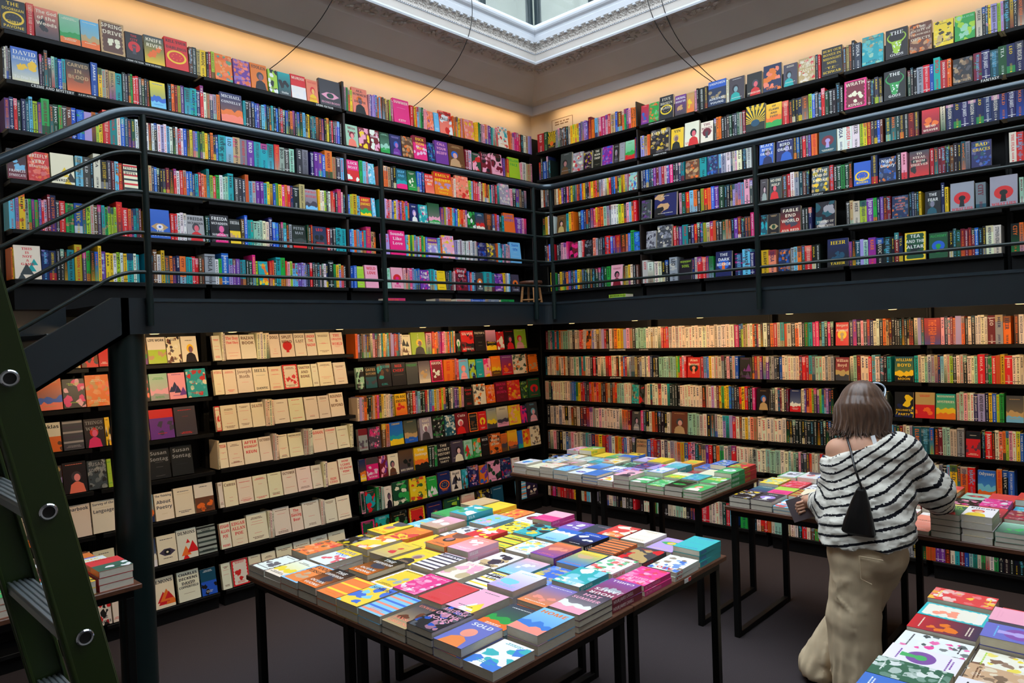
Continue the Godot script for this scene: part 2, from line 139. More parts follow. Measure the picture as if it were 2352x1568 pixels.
class MB:
	var v := PackedVector3Array()
	var n := PackedVector3Array()
	var uv := PackedVector2Array()
	func quad(a: Vector3, b: Vector3, c: Vector3, d: Vector3, u0 := Vector2(0, 0), u1 := Vector2(1, 0), u2 := Vector2(1, 1), u3 := Vector2(0, 1)) -> void:
		# a b c d counter-clockwise seen from outside; stored clockwise
		var nn := (b - a).cross(c - a).normalized()
		for p in [a, c, b, a, d, c]: v.append(p)
		for i in 6: n.append(nn)
		for q in [u0, u2, u1, u0, u3, u2]: uv.append(q)
	func tri(a: Vector3, b: Vector3, c: Vector3, na := Vector3.ZERO, nb := Vector3.ZERO, nc := Vector3.ZERO) -> void:
		var nn := (b - a).cross(c - a).normalized()
		v.append(a); v.append(c); v.append(b)
		n.append(na if na != Vector3.ZERO else nn); n.append(nc if nc != Vector3.ZERO else nn); n.append(nb if nb != Vector3.ZERO else nn)
		for i in 3: uv.append(Vector2.ZERO)
	func box(lo: Vector3, hi: Vector3, xf := Transform3D()) -> void:
		var p := []
		for i in 8: p.append(xf * Vector3(hi.x if i & 1 else lo.x, hi.y if i & 2 else lo.y, hi.z if i & 4 else lo.z))
		quad(p[4], p[5], p[7], p[6])
		quad(p[1], p[0], p[2], p[3])
		quad(p[5], p[1], p[3], p[7])
		quad(p[0], p[4], p[6], p[2])
		quad(p[6], p[7], p[3], p[2])
		quad(p[0], p[1], p[5], p[4])
	func cbox(lo: Vector3, hi: Vector3, c: float, xf := Transform3D()) -> void:
		# box with chamfered edges
		var ctr := (lo + hi) * 0.5
		var h := (hi - lo) * 0.5
		var faces := []
		for ax in 3:
			for s in [-1.0, 1.0]:
				var u := (ax + 1) % 3
				var w := (ax + 2) % 3
				var q := []
				for k in [[-1, -1], [1, -1], [1, 1], [-1, 1]]:
					var p := Vector3.ZERO
					p[ax] = s * h[ax]
					p[u] = k[0] * (h[u] - c)
					p[w] = k[1] * (h[w] - c)
					q.append(xf * (p + ctr))
				if s < 0: q.reverse()
				quad(q[0], q[1], q[2], q[3])
		for ax in 3:
			var u := (ax + 1) % 3
			var w := (ax + 2) % 3
			for k in [[-1, -1], [1, -1], [1, 1], [-1, 1]]:
				var q := []
				for e in [[-1, 0], [1, 0], [1, 1], [-1, 1]]:
					var p := Vector3.ZERO
					p[ax] = e[0] * (h[ax] - c)
					p[u] = k[0] * (h[u] - (c if e[1] else 0.0))
					p[w] = k[1] * (h[w] - (0.0 if e[1] else c))
					q.append(xf * (p + ctr))
				var nn: Vector3 = (q[1] - q[0]).cross(q[2] - q[0])
				var out := Vector3.ZERO
				out[u] = k[0]; out[w] = k[1]
				if nn.dot(xf.basis * out) < 0: q.reverse()
				quad(q[0], q[1], q[2], q[3])
		for i in 8:
			var s := Vector3(1 if i & 1 else -1, 1 if i & 2 else -1, 1 if i & 4 else -1)
			var a := s * h - Vector3(0, s.y * c, s.z * c)
			var b := s * h - Vector3(s.x * c, 0, s.z * c)
			var d := s * h - Vector3(s.x * c, s.y * c, 0)
			var q := [xf * (a + ctr), xf * (b + ctr), xf * (d + ctr)]
			if (q[1] - q[0]).cross(q[2] - q[0]).dot(xf.basis * s) < 0: q.reverse()
			tri(q[0], q[1], q[2])
	func tube(pts: Array, r: float, sides := 10, caps := true, r_end := -1.0) -> void:
		var rings := []
		var nrm := []
		var up := Vector3(0.13, 0.9, 0.31)
		for i in pts.size():
			var t: Vector3 = (pts[min(i + 1, pts.size() - 1)] - pts[max(i - 1, 0)]).normalized()
			if absf(t.dot(up.normalized())) > 0.97: up = Vector3(0.9, 0.1, 0.3)
			var a := t.cross(up).normalized()
			var b := a.cross(t)
			up = b
			var rr := r if r_end < 0 else lerpf(r, r_end, float(i) / (pts.size() - 1))
			var ring := []
			var rn := []
			for k in sides:
				var g := TAU * k / sides
				var d := a * cos(g) + b * sin(g)
				ring.append(pts[i] + d * rr)
				rn.append(d)
			rings.append(ring); nrm.append(rn)
		for i in pts.size() - 1:
			for k in sides:
				var l := (k + 1) % sides
				tri(rings[i][k], rings[i + 1][l], rings[i][l], nrm[i][k], nrm[i + 1][l], nrm[i][l])
				tri(rings[i][k], rings[i + 1][k], rings[i + 1][l], nrm[i][k], nrm[i + 1][k], nrm[i + 1][l])
		if caps:
			for k in range(1, sides - 1):
				tri(rings[0][0], rings[0][k], rings[0][k + 1])
				tri(rings[-1][0], rings[-1][k + 1], rings[-1][k])
	func lathe(prof: Array, at: Vector3, sides := 20) -> void:
		for i in prof.size() - 1:
			for k in sides:
				var g0 := TAU * k / sides
				var g1 := TAU * (k + 1) / sides
				var p := []
				for q in [[i, g0], [i, g1], [i + 1, g1], [i + 1, g0]]:
					p.append(at + Vector3(prof[q[0]].x * cos(q[1]), prof[q[0]].y, -prof[q[0]].x * sin(q[1])))
				if prof[i].x > 1e-6: tri(p[0], p[1], p[2])
				if prof[i + 1].x > 1e-6: tri(p[0], p[2], p[3])
	func mesh(smooth := false) -> ArrayMesh:
		var m := ArrayMesh.new()
		add_to(m)
		return m
	func add_to(m: ArrayMesh, mat: Material = null) -> void:
		var a := []
		a.resize(Mesh.ARRAY_MAX)
		a[Mesh.ARRAY_VERTEX] = v
		a[Mesh.ARRAY_NORMAL] = n
		a[Mesh.ARRAY_TEX_UV] = uv
		m.add_surface_from_arrays(Mesh.PRIMITIVE_TRIANGLES, a)
		if mat: m.surface_set_material(m.get_surface_count() - 1, mat)

func box_mesh(lo: Vector3, hi: Vector3, c := 0.0) -> ArrayMesh:
	var b := MB.new()
	if c > 0: b.cbox(lo, hi, c)
	else: b.box(lo, hi)
	return b.mesh()

# a closed profile of (distance from the corner planes, height) swept along both book walls, mitred in the corner
func sweep_walls(prof: Array, z_end: float, x_end: float) -> ArrayMesh:
	var b := MB.new()
	var n := prof.size()
	for i in n:
		var p: Vector2 = prof[i]
		var q: Vector2 = prof[(i + 1) % n]
		b.quad(Vector3(p.x, p.y, z_end), Vector3(p.x, p.y, p.x), Vector3(q.x, q.y, q.x), Vector3(q.x, q.y, z_end))
		b.quad(Vector3(p.x, p.y, p.x), Vector3(x_end, p.y, p.x), Vector3(x_end, q.y, q.x), Vector3(q.x, q.y, q.x))
	return b.mesh()

# the same profile run round a rectangle; distances count inwards
func sweep_ring(prof: Array, lo: Vector2, hi: Vector2, closed := true) -> ArrayMesh:
	var b := MB.new()
	var n := prof.size()
	for i in n if closed else n - 1:
		var p: Vector2 = prof[i]
		var q: Vector2 = prof[(i + 1) % n]
		var c := []
		for s in [p, q]:
			c.append([Vector3(lo.x + s.x, s.y, hi.y - s.x), Vector3(lo.x + s.x, s.y, lo.y + s.x), Vector3(hi.x - s.x, s.y, lo.y + s.x), Vector3(hi.x - s.x, s.y, hi.y - s.x)])
		for k in 4:
			var l := (k + 1) % 4
			b.quad(c[0][k], c[0][l], c[1][l], c[1][k])
	return b.mesh()

# ------------------------------------------------------------------ materials
func mat(col: Color, rough := 0.6, metal := 0.0, spec := 0.5) -> StandardMaterial3D:
	var m := StandardMaterial3D.new()
	m.albedo_color = col
	m.roughness = rough
	m.metallic = metal
	m.metallic_specular = spec
	return m

func noise_tex(freq: float, c0: Color, c1: Color, size := 256, octaves := 3, sd := 1) -> NoiseTexture2D:
	var t := NoiseTexture2D.new()
	var n := FastNoiseLite.new()
	n.seed = sd
	n.frequency = freq
	n.fractal_octaves = octaves
	t.noise = n
	t.width = size
	t.height = size
	t.seamless = true
	var g := Gradient.new()
	g.set_color(0, c0)
	g.set_color(1, c1)
	t.color_ramp = g
	return t

func triplanar(m: StandardMaterial3D, tex: Texture2D, scale: Vector3) -> StandardMaterial3D:
	m.albedo_texture = tex
	m.uv1_triplanar = true
	m.uv1_world_triplanar = true
	m.uv1_scale = scale
	return m

func make_materials() -> void:
	M.black = triplanar(mat(Color(1, 1, 1), 0.5, 0, 0.35), noise_tex(0.02, Color(0.045, 0.046, 0.048), Color(0.065, 0.066, 0.068)), Vector3(1.5, 1.5, 1.5))
	M.divider = mat(Color(0.16, 0.12, 0.10), 0.5)
	M.steel = triplanar(mat(Color(1, 1, 1), 0.42, 0, 0.5), noise_tex(0.015, Color(0.070, 0.105, 0.125), Color(0.085, 0.125, 0.145), 256, 4, 3), Vector3(0.7, 0.7, 0.7))
	M.rail = mat(Color(0.20, 0.25, 0.28), 0.26, 0.5, 0.6)
	M.post = mat(Color(0.06, 0.12, 0.115), 0.35, 0.2, 0.5)
	M.leg = mat(Color(0.055, 0.055, 0.05), 0.45, 0.2, 0.4)
	M.plaster = triplanar(mat(Color(1, 1, 1), 0.85), noise_tex(0.01, Color(0.74, 0.71, 0.68), Color(0.79, 0.76, 0.73), 256, 3, 5), Vector3(0.5, 0.5, 0.5))
	M.fascia = mat(Color(0.74, 0.70, 0.68), 0.8)
	M.warm_wall = triplanar(mat(Color(1, 1, 1), 0.8), noise_tex(0.012, Color(0.80, 0.74, 0.66), Color(0.84, 0.78, 0.70), 256, 3, 6), Vector3(0.4, 0.4, 0.4))
	M.cornice = mat(Color(0.76, 0.77, 0.79), 0.7)
	M.ornament = mat(Color(0.70, 0.66, 0.62), 0.85)
	M.relief = triplanar(mat(Color(1, 1, 1), 0.85), noise_tex(0.06, Color(0.50, 0.47, 0.44), Color(0.80, 0.77, 0.74), 256, 2, 23), Vector3(3, 3, 3))
	M.relief.heightmap_enabled = true
	M.relief.heightmap_texture = noise_tex(0.06, Color.BLACK, Color.WHITE, 256, 2, 23)
	M.relief.heightmap_scale = 1.2
	M.outside = triplanar(mat(Color(1, 1, 1), 0.9), noise_tex(0.01, Color(0.50, 0.52, 0.49), Color(0.55, 0.57, 0.53), 256, 3, 15), Vector3(0.4, 0.4, 0.4))
	M.frame = mat(Color(0.09, 0.16, 0.18), 0.5)
	M.frame_white = mat(Color(0.86, 0.88, 0.89), 0.6)
	M.cream_soffit = mat(Color(0.86, 0.80, 0.70), 0.8)
	M.wood = triplanar(mat(Color(1, 1, 1), 0.5), noise_tex(0.02, Color(0.30, 0.17, 0.10), Color(0.42, 0.25, 0.15), 256, 4, 8), Vector3(1.0, 6.0, 6.0))
	M.wood_light = triplanar(mat(Color(1, 1, 1), 0.45), noise_tex(0.02, Color(0.62, 0.42, 0.24), Color(0.74, 0.53, 0.33), 256, 4, 9), Vector3(2, 8, 2))
	M.carpet = triplanar(mat(Color(1, 1, 1), 0.95, 0, 0.2), noise_tex(0.35, Color(0.19, 0.165, 0.165), Color(0.30, 0.27, 0.275), 512, 2, 11), Vector3(1.6, 1.6, 1.6))
	M.carpet.detail_enabled = true
	M.carpet.detail_blend_mode = BaseMaterial3D.BLEND_MODE_MUL
	var pt := noise_tex(0.5, Color(0.80, 0.76, 0.68), Color(0.90, 0.87, 0.80), 256, 1, 12)
	M.pages = triplanar(mat(Color(1, 1, 1), 0.9, 0, 0.2), pt, Vector3(0.35, 8.0, 0.35))
	M.pages_shelf = mat(Color(0.88, 0.82, 0.70), 0.9, 0, 0.2)
	M.green = mat(Color(0.16, 0.23, 0.07), 0.38, 0, 0.45)
	M.alu = mat(Color(0.62, 0.65, 0.66), 0.35, 0.85)
	M.chrome = mat(Color(0.75, 0.77, 0.80), 0.18, 0.95)
	M.cable = mat(Color(0.05, 0.045, 0.05), 0.5)
	var g := mat(Color(0.93, 0.96, 0.95, 0.06), 0.02)
	g.transparency = BaseMaterial3D.TRANSPARENCY_ALPHA
	M.glass = g
	var l := mat(Color(1, 0.93, 0.8), 0.5)
	l.emission_enabled = true
	l.emission = Color(1.0, 0.80, 0.52)
	l.emission_energy_multiplier = 3.0
	M.lamp = l

# ------------------------------------------------------------------ shell
func build_shell() -> void:
	var X := 6.6
	var Z := 7.4
	structure("floor", box_mesh(Vector3(WALL - 0.2, -0.12, WALL - 0.2), Vector3(X + 0.2, 0, Z + 0.2)), M.carpet, "dark grey-brown carpet floor under the book tables")
	structure("wall_left", box_mesh(Vector3(WALL - 0.2, 0, WALL - 0.2), Vector3(WALL, 4.7, Z)), M.warm_wall, "plaster wall behind the bookshelves of the stair side")
	structure("wall_back", box_mesh(Vector3(WALL, 0, WALL - 0.2), Vector3(X, 4.7, WALL)), M.warm_wall, "plaster wall behind the bookshelves facing the reader")
	structure("wall_right", box_mesh(Vector3(X, 0, WALL - 0.2), Vector3(X + 0.2, 4.7, Z)), M.plaster)
	structure("wall_front", box_mesh(Vector3(WALL - 0.2, 0, Z), Vector3(X + 0.2, 4.7, Z + 0.2)), M.plaster)
	# cove from the wall heads up to the lantern, then flat slabs round the opening
	structure("ceiling", sweep_walls([Vector2(WALL, 4.30), Vector2(-0.12, 4.30), Vector2(-0.02, 4.325), Vector2(0.12, 4.40), Vector2(0.21, 4.445), Vector2(0.22, 4.452), Vector2(0.26, 4.474), Vector2(0.40, 4.52), Vector2(0.40, 4.62), Vector2(WALL, 4.62)], Z, X), M.plaster, "grey-brown coved plaster ceiling above the gallery")
	structure("ceiling_001", box_mesh(Vector3(L1.x, 4.52, 0.40), Vector3(X, 4.62, Z)), M.plaster)
	structure("ceiling_002", box_mesh(Vector3(0.40, 4.52, L1.y), Vector3(L1.x, 4.62, Z)), M.plaster)
	# fascia of the light trough
	structure("trim_1", sweep_walls([Vector2(-0.14, 4.212), Vector2(-0.10, 4.212), Vector2(-0.10, 4.335), Vector2(-0.14, 4.335)], Z - 0.02, X - 0.02), M.fascia, "plain grey fascia hiding the warm strip light above the top shelf")

const L0 := Vector2(0.40, 0.40)
const L1 := Vector2(5.0, 5.0)

func build_lantern() -> void:
	# moulded cornice round the opening
	var prof := [Vector2(-0.03, 4.50), Vector2(0.0, 4.50), Vector2(0.004, 4.515), Vector2(0.0, 4.53), Vector2(-0.012, 4.555), Vector2(-0.012, 4.585), Vector2(0.0, 4.592), Vector2(0.004, 4.60),
		Vector2(-0.004, 4.61), Vector2(-0.02, 4.64), Vector2(-0.018, 4.68), Vector2(-0.004, 4.71), Vector2(0.004, 4.715), Vector2(0.004, 4.765), Vector2(-0.01, 4.775), Vector2(-0.012, 4.80), Vector2(0.006, 4.815), Vector2(0.012, 4.83), Vector2(0.012, 4.85), Vector2(-0.06, 4.86), Vector2(-0.10, 4.86), Vector2(-0.10, 4.50)]
	var cy := [Vector2(0.003, 4.598), Vector2(0.006, 4.606), Vector2(-0.002, 4.615), Vector2(-0.016, 4.64), Vector2(-0.014, 4.68), Vector2(0.001, 4.71), Vector2(0.0, 4.72)]
	structure("trim_2", sweep_ring(prof, L0, L1), M.cornice, "white moulded cornice round the lantern opening")
	structure("trim_7", sweep_ring(cy, L0, L1, false), M.relief, "greyish ornamented hollow band in the middle of the cornice")
	# beads and small blocks along the cornice, and leaf relief below it
	for k in 2:
		var bd := MB.new()
		var lf := MB.new()
		var rg := RandomNumberGenerator.new()
		rg.seed = 31 + k
		var t := 0.43
		var sp := SphereMesh.new()
		while t < 4.9:
			var c := Vector3(L0.x + 0.004, 4.598, t) if k == 0 else Vector3(t, 4.598, L0.y + 0.004)
			var s := 0.007
			bd.lathe([Vector2(0, -s), Vector2(s * 0.8, -s * 0.6), Vector2(s, 0), Vector2(s * 0.8, s * 0.6), Vector2(0, s)], c, 6)
			t += 0.022
		t = 0.45
		while t < 4.9:
			var c := Vector3(L0.x, 4.70, t) if k == 0 else Vector3(t, 4.70, L0.y)
			bd.cbox(c - Vector3(0.014, 0.009, 0.014), c + Vector3(0.014, 0.009, 0.014), 0.004)
			t += 0.085
		# acanthus leaves: little curled lobes on the cove below the cornice
		t = 0.30
		while t < 5.4:
			for j in 3:
				var o := 0.265 + 0.105 * rg.randf()
				var y := 4.474 + (o - 0.26) * 0.33
				var c := Vector3(o, y, t + rg.randf() * 0.05) if k == 0 else Vector3(t + rg.randf() * 0.05, y, o)
				var r := 0.012 + 0.014 * rg.randf()
				var b := Basis(Vector3.UP, rg.randf() * TAU) * Basis.from_scale(Vector3(r * 1.7, r * 0.75, r * 0.8))
				var q := MB.new()
				q.lathe([Vector2(0, -1), Vector2(0.75, -0.6), Vector2(1, 0), Vector2(0.6, 0.75), Vector2(0, 1)], Vector3.ZERO, 7)
				for i in q.v.size():
					lf.v.append(b * q.v[i] + c)
					lf.n.append((b.inverse().transposed() * q.n[i]).normalized())
					lf.uv.append(Vector2.ZERO)
			t += 0.055
		var o1 := structure("trim_%d" % (3 + k), bd.mesh(), M.cornice)
		o1.set_meta("label", "row of plaster beads and dentils on the cornice, " + ["stair side", "wall opposite the reader"][k])
		var o2 := structure("trim_%d" % (5 + k), lf.mesh(), M.ornament)
		o2.set_meta("label", "carved plaster leaf frieze on the cove, " + ["stair side", "wall opposite the reader"][k])
	# pale walls of the light well outside the lantern
	structure("wall_outside_stair", box_mesh(Vector3(-2.0, 4.63, -2.0), Vector3(-1.8, 7.6, 8.0)), M.outside, "pale outside wall seen through the lantern over the stair side")
	structure("wall_outside_back", box_mesh(Vector3(-1.8, 4.63, -2.0), Vector3(8.0, 7.6, -1.8)), M.outside, "pale outside wall seen through the lantern opposite")
	# glazed sides and roof
	var top := 5.75
	var n := 7
	for side in 4:
		var w := root_at("window_%d" % (side + 1))
		tag(w, "", "", "", "structure")
		w.set_meta("label", ["tall lantern window over the stair side cornice", "tall lantern window over the cornice opposite", "lantern window on the near side", "lantern window on the far right side"][side])
		var fr := MB.new()
		var a := [Vector3(L0.x - 0.06, 0, L1.y), Vector3(L0.x, 0, L0.y - 0.06), Vector3(L1.x + 0.06, 0, L0.y), Vector3(L1.x, 0, L1.y + 0.06)][side] as Vector3
		var b := [Vector3(L0.x - 0.06, 0, L0.y), Vector3(L1.x, 0, L0.y - 0.06), Vector3(L1.x + 0.06, 0, L1.y), Vector3(L0.x, 0, L1.y + 0.06)][side] as Vector3
		var d := (b - a).normalized()
		var len := a.distance_to(b)
		var nn := Vector3(-d.z, 0, d.x)
		var bas := Basis(d, Vector3.UP, d.cross(Vector3.UP))
		for yy in [[4.86, 4.90], [top - 0.05, top]]:
			fr.box(Vector3(-0.06, yy[0], -0.03), Vector3(len + 0.06, yy[1], 0.03), Transform3D(bas, a))
		put("window_frame", fr.mesh(), M.frame_white, w)
		for i in n + 1:
			var mb := MB.new()
			var x := len * i / n
			mb.cbox(Vector3(x - 0.024, 4.90, -0.03), Vector3(x + 0.024, top - 0.05, 0.03), 0.006, Transform3D(bas, a))
			put("mullion", mb.mesh(), M.frame, w)
			if i < n:
				var pb := MB.new()
				pb.box(Vector3(x + 0.024, 4.90, -0.003), Vector3(len * (i + 1) / n - 0.024, top - 0.05, 0.003), Transform3D(bas, a))
				put("pane", pb.mesh(), M.glass, w)
	var roof := root_at("window_5")
	tag(roof, "glazed roof of the lantern", "", "", "structure")
	for i in n + 1:
		var x := lerpf(L0.x - 0.06, L1.x + 0.06, float(i) / n)
		put("glazing_bar", box_mesh(Vector3(x - 0.02, top, L0.y - 0.09), Vector3(x + 0.02, top + 0.06, L1.y + 0.09), 0.005), M.frame_white, roof)
		if i < n:
			put("pane", box_mesh(Vector3(x + 0.02, top + 0.02, L0.y - 0.09), Vector3(lerpf(L0.x - 0.06, L1.x + 0.06, float(i + 1) / n) - 0.02, top + 0.026, L1.y + 0.09)), M.glass, roof)

# ------------------------------------------------------------------ gallery, stair, railing
func round_path(pts: Array, r: float, steps := 6) -> Array:
	# a polyline with its inner corners rounded
	var out := [pts[0]]
	for i in range(1, pts.size() - 1):
		var a: Vector3 = (pts[i - 1] - pts[i]).normalized()
		var b: Vector3 = (pts[i + 1] - pts[i]).normalized()
		var p: Vector3 = pts[i]
		for k in steps + 1:
			var t := float(k) / steps
			var q := p + a * r
			var s := p + b * r
			out.append(q.lerp(p, t).lerp(p.lerp(s, t), t))
	out.append(pts[-1])
	return out

func plate(path: Array, y0: float, y1: float, th: float) -> ArrayMesh:
	# an upright plate that follows a plan path (Vector3 with y ignored); thickness to the left of the walk
	var b := MB.new()
	var inner := []
	for i in path.size():
		var t: Vector3 = (path[min(i + 1, path.size() - 1)] - path[max(i - 1, 0)])
		t.y = 0
		t = t.normalized()
		inner.append(path[i] + Vector3(t.z, 0, -t.x) * th)
	for i in path.size() - 1:
		var a: Vector3 = path[i]
		var c: Vector3 = path[i + 1]
		var d: Vector3 = inner[i]
		var e: Vector3 = inner[i + 1]
		var A := [Vector3(a.x, y0, a.z), Vector3(c.x, y0, c.z), Vector3(c.x, y1, c.z), Vector3(a.x, y1, a.z)]
		var B := [Vector3(d.x, y0, d.z), Vector3(e.x, y0, e.z), Vector3(e.x, y1, e.z), Vector3(d.x, y1, d.z)]
		b.quad(A[0], A[1], A[2], A[3])
		b.quad(B[1], B[0], B[3], B[2])
		b.quad(A[3], A[2], B[2], B[3])
		b.quad(A[1], A[0], B[0], B[1])
		if i == 0: b.quad(B[0], A[0], A[3], B[3])
		if i == path.size() - 2: b.quad(A[1], B[1], B[2], A[2])
	return b.mesh()

func build_gallery() -> void:
	var xe := 6.55
	var g := root_at("gallery")
	tag(g, "dark steel gallery running along both book walls above the lower shelves", "gallery", "", "structure")
	# deck plates and pale underside
	var dk := MB.new()
	dk.box(Vector3(WALL, DECK - 0.05, WALL), Vector3(EDGE - 0.04, DECK - 0.012, 4.40))
	dk.box(Vector3(EDGE - 0.04, DECK - 0.05, WALL), Vector3(xe, DECK - 0.012, EDGE - 0.04))
	put("deck", dk.mesh(), M.black, g)
	var sf := MB.new()
	sf.box(Vector3(WALL, 1.965, WALL), Vector3(EDGE - 0.055, 1.985, 4.35))
	sf.box(Vector3(EDGE - 0.055, 1.965, WALL), Vector3(xe, 1.985, EDGE - 0.055))
	put("soffit", sf.mesh(), M.cream_soffit, g)
	var path := round_path([Vector3(EDGE, 0, 4.40), Vector3(EDGE, 0, EDGE), Vector3(xe, 0, EDGE)], 0.12, 8)
	put("edge_beam", plate(path, 1.942, DECK + 0.008, 0.05), M.steel, g)
	put("edge_lip", plate(round_path([Vector3(EDGE + 0.006, 0, 4.28), Vector3(EDGE + 0.006, 0, EDGE + 0.006), Vector3(xe, 0, EDGE + 0.006)], 0.12, 8), DECK - 0.012, DECK + 0.006, 0.012), M.rail, g)
	# stair: sloping stringers and treads
	var st := root_at("staircase")
	tag(st, "dark steel staircase coming down from the gallery past the column", "staircase", "", "structure")
	var slope := -0.64
	var z1 := 5.9
	for k in 2:
		var xs := EDGE if k == 0 else 0.10
		var b := MB.new()
		var pr := [Vector2(4.36, 1.942), Vector2(4.40, 1.942), Vector2(z1, 1.942 + slope * (z1 - 4.40)), Vector2(z1, DECK + 0.008 + slope * (z1 - 4.44)), Vector2(4.44, DECK + 0.008), Vector2(4.36, DECK + 0.008)]
		if k == 1: pr = [Vector2(4.46, 2.0), Vector2(z1, 2.0 + slope * (z1 - 4.46)), Vector2(z1, DECK + slope * (z1 - 4.46)), Vector2(4.46, DECK)]
		var n := pr.size()
		for i in n:
			var p: Vector2 = pr[i]
			var q: Vector2 = pr[(i + 1) % n]
			b.quad(Vector3(xs - 0.045, p.y, p.x), Vector3(xs, p.y, p.x), Vector3(xs, q.y, q.x), Vector3(xs - 0.045, q.y, q.x))
		for i in range(1, n - 1):
			b.tri(Vector3(xs, pr[0].y, pr[0].x), Vector3(xs, pr[i + 1].y, pr[i + 1].x), Vector3(xs, pr[i].y, pr[i].x))
			b.tri(Vector3(xs - 0.045, pr[0].y, pr[0].x), Vector3(xs - 0.045, pr[i].y, pr[i].x), Vector3(xs - 0.045, pr[i + 1].y, pr[i + 1].x))
		put("stringer", b.mesh(), M.steel, st)
	for i in 6:
		var z := 4.47 + i * 0.25
		var y := DECK - 0.175 * (i + 1)
		put("tread", box_mesh(Vector3(0.10, y - 0.03, z), Vector3(EDGE - 0.045, y, z + 0.27), 0.004), M.steel, st)
	put("stair_wall_panel", box_mesh(Vector3(WALL + 0.002, 0.9, 4.72), Vector3(WALL + 0.03, DECK + 0.2, 7.3)), M.black, st)
	# column
	var co := MB.new()
	var cp := []
	for i in 2: cp.append(Vector3(0.745, 0.0 + 1.944 * i, 4.345))
	co.tube(cp, 0.092, 32)
	var col := structure("column", co.mesh(), M.post, "dark round steel column under the top of the staircase")
	# railing
	var r := root_at("railing")
	tag(r, "dark steel gallery railing with round handrail and four thin rods", "railing")
	var xo := EDGE + 0.028
	var hand := round_path([Vector3(xo, 3.152 + slope * 1.5, 4.345 + 1.5), Vector3(xo, 3.152, 4.345), Vector3(xo, 3.152, xo), Vector3(xe, 3.162, xo)], 0.13, 8)
	var hb := MB.new()
	hb.tube(hand, 0.026, 14)
	put("handrail", hb.mesh(), M.rail, r)
	for k in 4:
		var y: float = [2.923, 2.712, 2.492, 2.277][k]
		var rb := MB.new()
		rb.tube(round_path([Vector3(xo, y + slope * 1.5, 4.395 + 1.5), Vector3(xo, y, 4.395), Vector3(xo, y, xo), Vector3(xe, y + 0.005, xo)], 0.10, 6), 0.0105, 8)
		put("rod", rb.mesh(), M.post, r)
	for p in [Vector3(xo, 0, 4.262), Vector3(xo, 0, 2.68), Vector3(xo, 0, 1.057), Vector3(0.93, 0, xo), Vector3(2.81, 0, xo), Vector3(4.70, 0, xo), Vector3(6.4, 0, xo)]:
		var pb := MB.new()
		pb.tube([Vector3(p.x, 1.985, p.z), Vector3(p.x, 3.14, p.z)], 0.0185, 12)
		put("post", pb.mesh(), M.post, r)

# ------------------------------------------------------------------ bookcases
func bookcase(side: int, t0: float, t1: float, rows: Array, front: float, depth: float, top: float, foot: float, label: String, slope := 0.0) -> Node3D:
	# side 0: stair wall (runs along z, opens to +x); side 1: far wall (runs along x, opens to +z)
	var bc := root_at("bookcase", (Vector3(front - depth, foot, (t0 + t1) / 2) if side == 0 else Vector3((t0 + t1) / 2, foot, front - depth)))
	tag(bc, label, "bookcase", "black bookcases along the walls")
	var org := bc.position
	var bx := func(name: String, a0: float, a1: float, y0: float, y1: float, d0: float, d1: float):
		var lo := Vector3(d0, y0, a0) if side == 0 else Vector3(a0, y0, d0)
		var hi := Vector3(d1, y1, a1) if side == 0 else Vector3(a1, y1, d1)
		put(name, box_mesh(lo - org, hi - org, 0.002), M.black, bc)
	bx.call("back_panel", t0, t1, foot, top, front - depth, front - depth + 0.015)
	for t in [t0, t1 - 0.02]:
		bx.call("upright", t, t + 0.02, foot, top, front - depth + 0.015, front - 0.158)
	for y in rows:
		bx.call("shelf", t0 + 0.021, t1 - 0.021, y - 0.026, y, front - depth + 0.016, front)
	bx.call("plinth", t0 + 0.021, t1 - 0.021, foot, rows[-1] - 0.03, front - depth + 0.03, front - 0.03)
	return bc

# full-depth dividers: wall, from, to
const DIVIDERS := [Vector3(0, 2.322, 2.350), Vector3(1, 1.268, 1.288)]

const ROWS_U := [3.775, 3.482, 3.188, 2.893, 2.597, 2.298]
const ROWS_R := [1.686, 1.415, 1.154, 0.899, 0.633, 0.38, 0.13]
const ROWS_C := [1.708, 1.448, 1.186, 0.934, 0.68, 0.41, 0.15]
const ROWS_B := [1.748, 1.502, 1.245, 0.98, 0.70, 0.405, 0.116]

